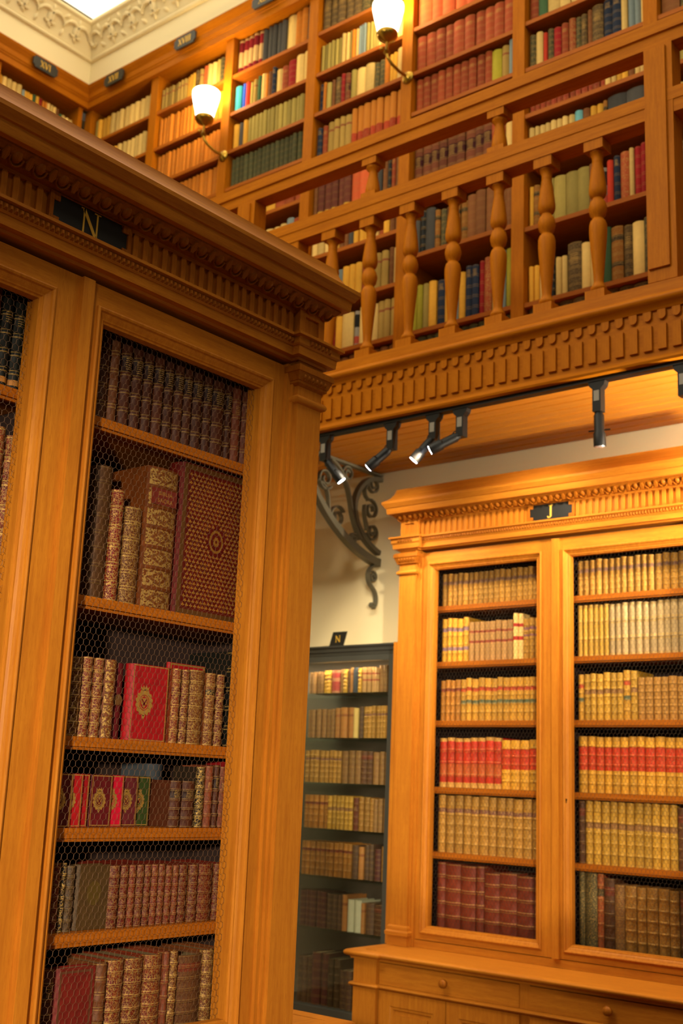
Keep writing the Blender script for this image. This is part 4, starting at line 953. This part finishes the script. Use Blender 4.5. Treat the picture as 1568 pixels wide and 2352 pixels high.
gal(4, [(3.984, [('salmon', 8, 1.15, .235)]), (3.716, [('terracotta', 10, 1.1, .215)]), (3.474, [('terracotta', 10, 1, .20), ('yelgreen', 1, 1.3, .19), ('olivetan', 1, .9, .19), ('greyblue', 1, .8, .21)]),
        (3.060, [('brownlab', 9, 1.15, .245), ('terracotta', 1, 1.6, .25), ('pcream', 1, 1, .26)]),
        (2.655, [('charcoal', 1, 1.2, .20), ('black', 1, .9, .245), ('charcoal', 1, 1.3, .245), ('ambergilt', 1, .8, .22), ('greengilt', 1, .8, .22), ('brownplain', 1, 1.2, .22), ('ambergilt', 2, .9, .225), ('brownplain', 5, 1.3, .25)]),
        (2.237, [('yelgreen', 2, 1, .25), ('khaki', 1, .9, .25), ('pyellow', 1, 1.3, .255), ('navy', 1, 1.2, .255), ('pyellow', 1, 1, .25), ('greyblue', 1, 1, .26), ('pyellow', 1, 1, .26), ('navy', 2, 1.1, .28), ('crimson', 1, .8, .29), ('redornate', 1, 1, .3), ('pcream', 1, 1, .3), ('greyblue', 1, 1.1, .31), ('yelgreen', 1, 1.2, .31)]),
        (1.85, [('dkgreen', 12, 1, .305)])])
gal(5, [(3.727, [('terracotta', 1, 1, .2), ('green', 1, 1, .2), ('pcream', 3, 1.2, .2), ('brownplain', 6, 1, .2)]),
        (3.466, [('greengilt', 1, 1.1, .19), ('pcream', 1, 1.2, .19), ('scarlet', 1, .6, .18), ('greengilt', 1, .9, .19), ('crimson', 1, 1.1, .18), ('terracotta', 1, 1.1, .185), ('redornate', 1, 1.2, .2), ('greengilt', 1, .8, .19), ('browngilt', 1, .8, .19), ('brownplain', 1, .7, .205), ('browngilt', 1, 1.6, .21), ('navy', 2, 1.4, .22), ('pcream', 1, .8, .22), ('greyblue', 2, .9, .22), ('pcream', 1, .5, .22)]),
        (3.213, [('smallred', 13, 1, .10), ('pcream', 2, .9, .10), ('pyellow', 2, .9, .10), ('brownplain', 1, .9, .10), ('pcream', 2, .9, .10)]),
        (2.960, [('pcream', 8, 1, .185), ('ltblue', 1, 1.5, .19), ('brownplain', 1, 1.4, .185), ('pyellow', 2, 1.1, .185), ('ambergilt', 1, .8, .19), ('charcoal', 2, 3.0, .20)]),
        (2.614, [('pyellow', 1, .8, .22), ('ambergilt', 1, 1, .22), ('khaki', 4, 1.9, .235), ('brownplain', 1, 1.4, .235), ('bwcover', 1, 1.3, .2), ('scarlet', 1, .9, .225), ('navy', 1, 1, .24), ('redornate', 1, 1.5, .25), ('pcream', 1, .6, .25), ('crimson', 2, 1, .255)]),
        (2.229, [('pyellow', 2, .8, .19), ('pcream', 1, .8, .2), ('greengilt', 1, .8, .21), ('black', 1, .7, .22), ('pcream', 2, .9, .2), ('browngilt', 1, 2.2, .255), ('pcream', 2, 1.1, .24), ('brownplain', 1, .8, .22), ('green', 1, 1.3, .28), ('ambergilt', 1, 1.5, .27), ('browngilt', 1, 1.2, .27), ('pcream', 1, 1.5, .27), ('greengilt', 1, .8, .28)]),
        (1.85, [('browngilt', 8, 1.4, .305)])])
gal(6, [(3.727, []), (3.466, [('brownplain', 1, .8, .19), ('greengilt', 1, 1.2, .2), ('khaki', 3, 1.2, .21)]), (3.2, [('khaki', 3, 1, .18), ('pyellow', 4, 1, .18)]), (2.93, [('pcream', 4, 1, .18), ('khaki', 3, 1, .18)]), (2.6, [('browngilt', 4, 1.2, .22), ('pcream', 3, 1, .2)]), (2.24, [('brownplain', 5, 1, .25), ('greengilt', 2, 1, .25)])])
# left wall bookcase
V = thing('wall_bookcase', 'oak wall bookcase with plaque XVI along the far left wall', 'bookcase', (0, 0, 0))
VF = Frame(-6.17, 4.08, PI/2)
for yv in (4.395, 3.703, 3.011): shape('upright', (-6.48, -6.158, yv-.034 if yv < 4 else yv-.03, yv+.034 if yv < 4 else 4.40, Zr(1.80), Zr(4.50)), GZ, V)
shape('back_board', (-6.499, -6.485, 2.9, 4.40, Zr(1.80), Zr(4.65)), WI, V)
MB().sweep([(-6.13, 2.9), (-6.13, 4.42)], [(-.34, Zr(4.500)), (0, Zr(4.500)), (0, Zr(4.545)), (.006, Zr(4.550)), (.006, Zr(4.558)), (.012, Zr(4.566)), (.014, Zr(4.60)), (.022, Zr(4.612)), (.034, Zr(4.630)), (.040, Zr(4.645)), (.040, Zr(4.652)), (-.34, Zr(4.652))][::-1]).build('top_fascia', GY, V)
for (z, pl) in ((4.242, 'top'), (3.977, 'second')):
    for (ya, yb_) in ((3.046, 3.667), (3.739, 4.363)):
        shape('shelf', (-6.48, -6.162, ya, yb_, Zr(z)-.022, Zr(z)), SH, V)
    shelf_row(VF, .012, Zr(z), runs(-.335, .275, [('pyellow', 1, 1.3, .2), ('pcream', 4, 1.4, .2), ('greyblue', 1, .7, .175), ('pyellow', 3, .9, .18), ('green', 1, .9, .19), ('pyellow', 1, 1, .185), ('crimson', 1, 1.1, .185), ('orange', 2, .8, .18), ('pcream', 3, 1, .18), ('brownplain', 1, .8, .175), ('green', 1, .9, .15), ('pcream', 3, 1.2, .15)]), f'{pl} left-wall shelf under XVI', 'books on the left wall shelves', .17, .01)
# number plaques
def plaque(num, loc, rz, label):
    T = thing('number_plaque', label, 'sign', loc, rz, 'black number plaques above the gallery shelves')
    a, b = .098, .042; c = .018
    pts = [(-a+c, -b), (a-c, -b), (a-c*.6, -b+c*.9), (a, -b+c), (a, b-c), (a-c*.6, b-c*.9), (a-c, b), (-a+c, b), (-a+c*.6, b-c*.9), (-a, b-c), (-a, -b+c), (-a+c*.6, -b+c*.9)]
    o = MB().prism(pts, -.010, 0).build('plate', plain('plaque_black', '#26241f', .5), T)
    s = serif_letter(num, .046); wv = max(v[0] for v in s.v)-min(v[0] for v in s.v); k = min(1, .13/wv)
    s.v = [(x*k, y-.0105, z) for x, y, z in s.v]; s.build('numerals', GOLD, o)
for num, xx in (('XVII', -5.815), ('XVIII', -5.118), ('XIX', -4.428)):
    plaque(num, (xx, 4.385, Zr(4.598)), 0, f'black number plaque with gold numerals {num} above gallery shelves')
plaque('XVI', (-6.095, 4.02, Zr(4.596)), PI/2, 'black number plaque with gold numerals XVI on left wall')

# ------------------------------------------------------------------ sconces
def sconce(x, label, power):
    T = thing('wall_sconce', label, 'lamp', (x, YU-.013, Zr(3.69)), 0, 'brass sconces on the gallery uprights')
    MB().lathe([(.034, 0), (.036, -.006), (.028, -.014), (.016, -.022), (0, -.024)], 20, 0, 0, 'y').build('wall_rose', BRASS, T, 40)
    arc = [(0, -.02, 0), (-.01, -.06, .005), (-.025, -.11, .030), (-.035, -.135, .060), (-.04, -.14, .085)]
    MB().tube(arc, .0085, 10).build('arm', BRASS, T, 60)
    cx, cy = -.04, -.14
    MB().lathe([(.010, .080), (.020, .092), (.010, .104), (.008, .150), (.022, .160), (.050, .176), (.058, .194), (.056, .206), (0, .207)], 24, cx, cy).build('gallery_cup', BRASS, T, 40)
    MB().lathe([(.012, .120), (.014, .126), (.012, .132)], 12, cx-.035, cy).build('tap', BRASS, T, 40)
    m = plain('lit_glass_shade', '#fff6e0', .4, emit='#ffedc8', estr=4.5)
    MB().lathe([(.054, .206), (.062, .250), (.074, .300), (.0835, .345), (.084, .372), (.081, .372), (.080, .345), (.070, .300), (.058, .250), (.050, .210)], 28, cx, cy).build('glass_shade', m, T, 40)
    d = bpy.data.lights.new('sconce_bulb', 'POINT'); d.energy = power; d.color = (1.0, .78, .40); d.shadow_soft_size = .05
    o = bpy.data.objects.new('sconce_bulb', d); COL.objects.link(o); o.parent = T; o.location = (cx, cy, .43)
sconce(-4.760, 'brass wall sconce with lit glass shade between bays XVIII and XIX', 6)
sconce(-3.375, 'brass wall sconce with lit glass shade, right-hand one of the pair', 6)

# ------------------------------------------------------------------ iron brackets
def spiral(cy, cz, r, a0, turns, n=26, k=.28):
    return [(cy+r*(1-(1-k)*i/n)*math.cos(a0+turns*2*PI*i/n), cz+r*(1-(1-k)*i/n)*math.sin(a0+turns*2*PI*i/n)) for i in range(n+1)]
def bez(p, n=20):
    out = []
    for s in range(0, len(p)-1, 3):
        a, b, c, d = p[s:s+4]
        for i in range(n+1 if s+4 >= len(p) else n):
            t = i/n; q = 1-t
            out.append(tuple(q**3*a[j]+3*q*q*t*b[j]+3*q*t*t*c[j]+t**3*d[j] for j in (0, 1)))
    return out
def bracket(x, label):
    T = thing('iron_bracket', label, 'bracket', (x, 0, 0), 0, 'scrolled iron brackets under the gallery')
    def S_(nm, pts, hw=.014, th=.0045): return MB().strap([(y, Zr(z)) for y, z in pts], hw, th).build(nm, IRON, T, 45)
    S_('top_bar', [(4.549, 1.534), (3.90, 1.534)], .016, .006)
    S_('main_strap', bez([(4.548, 1.085), (4.38, 1.10), (4.20, 1.19), (4.08, 1.31), (4.00, 1.39), (3.94, 1.47), (3.91, 1.527)]), .018, lambda t: .020-.012*t)
    S_('inner_strap', bez([(4.548, 1.512), (4.44, 1.515), (4.37, 1.45), (4.345, 1.36), (4.33, 1.27), (4.40, 1.18), (4.546, 1.135)]), .016, .011)
    S_('rising_strap', bez([(4.150, 1.528), (4.25, 1.50), (4.29, 1.42), (4.315, 1.33), (4.33, 1.27), (4.36, 1.22), (4.40, 1.18)]), .013, .006)
    for nm, sp_ in (('scroll', spiral(4.490, 1.475, .045, 2.6, 1.5)), ('scroll', spiral(4.475, 1.345, .052, 2.2, -1.4)), ('scroll', spiral(4.490, 1.235, .045, 3.4, 1.5)), ('scroll', spiral(4.215, 1.255, .058, .6, 1.5)), ('scroll', spiral(4.115, 1.425, .055, -.6, -1.5)), ('scroll', spiral(4.280, 1.485, .040, 3.0, -1.4)), ('scroll', spiral(4.345, 1.175, .026, 1.0, 1.3)), ('scroll', spiral(3.945, 1.475, .048, 2.0, 1.4))):
        S_(nm, sp_, .011, .0042)
    S_('link_strap', bez([(4.445, 1.470), (4.40, 1.44), (4.42, 1.38), (4.475, 1.397)]), .011, .004)
    S_('link_strap', bez([(4.425, 1.36), (4.41, 1.30), (4.45, 1.26), (4.445, 1.235)]), .011, .004)
    S_('link_strap', bez([(4.160, 1.255), (4.13, 1.32), (4.17, 1.38), (4.06, 1.41)]), .011, .004)
    S_('pendant', bez([(4.535, 1.075), (4.46, 1.06), (4.45, .99), (4.50, .96), (4.55, .93), (4.545, .88), (4.52, .855)]), .012, .0045)
    S_('pendant_scroll', spiral(4.505, 1.010, .030, 2.4, -1.4), .010, .004)
    S_('pendant_foot', spiral(4.510, .868, .014, 0, 1.2), .010, .0035)
bracket(-3.547, 'scrolled wrought-iron bracket on cream wall above the glass case')

# ------------------------------------------------------------------ track and spotlights
tr = thing('light_track', 'black lighting track fixed under the gallery edge', 'track', (0, 0, 0))
shape('track_rail', (-5.0, -.6, 3.728, 3.766, Zr(1.486), Zr(1.5005)), BLACKMETAL, tr)
LENS = plain('lit_lens', '#ffffff', .3, emit='#f4f6ff', estr=14)
OFF = plain('unlit_lens', '#9fa4a8', .2, .2)
def track_spot(x, label, head, lit=True, power=60, target=None, box=.100):
    """x of the adapter, head = offset vector of lens centre from the driver box foot"""
    z0 = Zr(1.4855); y = 3.747
    T = thing('track_spotlight', label, 'spotlight', (x, y, z0), 0, 'black track spotlights')
    MB().prism([(-.034, 0), (.034, 0), (.030, -.016), (.016, -.030), (-.016, -.030), (-.030, -.016)], -.016, .016).build('adapter', BLACKMETAL, T)
    bx = MB().box(-.017, .017, -.017, .017, -.030-box, -.0302).build('driver_box', BLACKMETAL, T)
    shape('rating_label', (-.011, .011, -.0178, -.0171, -.075, -.035), STEEL, bx)
    foot = Vector((0, 0, -.030-box+.012)); L_ = Vector(head); n = L_.normalized(); st_ = foot+n*.020
    def along(prof, nm, mat, p=None, smooth=40):
        M = MB().lathe(prof, 20); q = n.to_track_quat('Z', 'Y'); M.v = [tuple(st_+q @ Vector(v)) for v in M.v]
        return M.build(nm, mat, p or T, smooth)
    ln = L_.length
    hd = along([(.012, -.018), (.016, 0), (.019, .004), (.019, ln*.55), (.023, ln*.6), (.023, ln), (.020, ln), (.020, ln-.004), (.0, ln-.004)], 'lamp_head', BLACKMETAL)
    along([(.0195, ln-.0035), (.018, ln+.002), (.0, ln+.004)], 'lens', LENS if lit else OFF, hd)
    q = n.to_track_quat('Z', 'Y')
    for s in (-1, 1):
        a = st_+q @ Vector((s*.019, 0, ln*.5)); b = st_+q @ Vector((s*.040, 0, ln*.5))
        MB().tube([tuple(a), tuple(b)], .003, 6).build('thumb_screw', BLACKMETAL, hd)
    c0 = foot+Vector((-.014, 0, .02)); c1 = st_+n*.01+Vector((-.02, 0, .03)); c2 = st_+n*.02
    MB().tube(bez3(c0, c1, c2), .0022, 6).build('cable', BLACKMETAL, T)
    if lit:
        d = bpy.data.lights.new('spot_beam', 'SPOT'); d.energy = power; d.color = (1.0, .80, .54); d.spot_size = math.radians(70); d.spot_blend = .8; d.shadow_soft_size = .02
        o = bpy.data.objects.new('spot_beam', d); COL.objects.link(o); o.parent = T; o.location = st_+n*(ln+.012)
        o.rotation_euler = n.to_track_quat('-Z', 'Y').to_euler()
def bez3(a, b, c): return [tuple(a*(1-t)**2+b*2*t*(1-t)+c*t*t) for t in [i/8 for i in range(9)]]
track_spot(-3.235, 'black track spotlight half behind bookcase N, before the iron bracket', (.045, .045, -.080), True, 22, box=.080)
track_spot(-2.870, 'lit black track spotlight second from left, aimed down left', (-.085, -.02, -.066), True, 26, box=.085)
track_spot(-2.655, 'lit black track spotlight third from left, in closest pair', (-.062, -.03, -.080), True, 26, box=.075)
track_spot(-2.522, 'lit black track spotlight fourth from left, tipped most sideways', (-.100, -.04, -.050), True, 26, box=.085)
track_spot(-1.920, 'lone black track spotlight hanging straight down near the right', (-.002, .01, -.120), False, box=.085)
track_spot(-1.590, 'black track spotlight cut off by the right picture edge', (.08, -.02, -.05), False, box=.085)
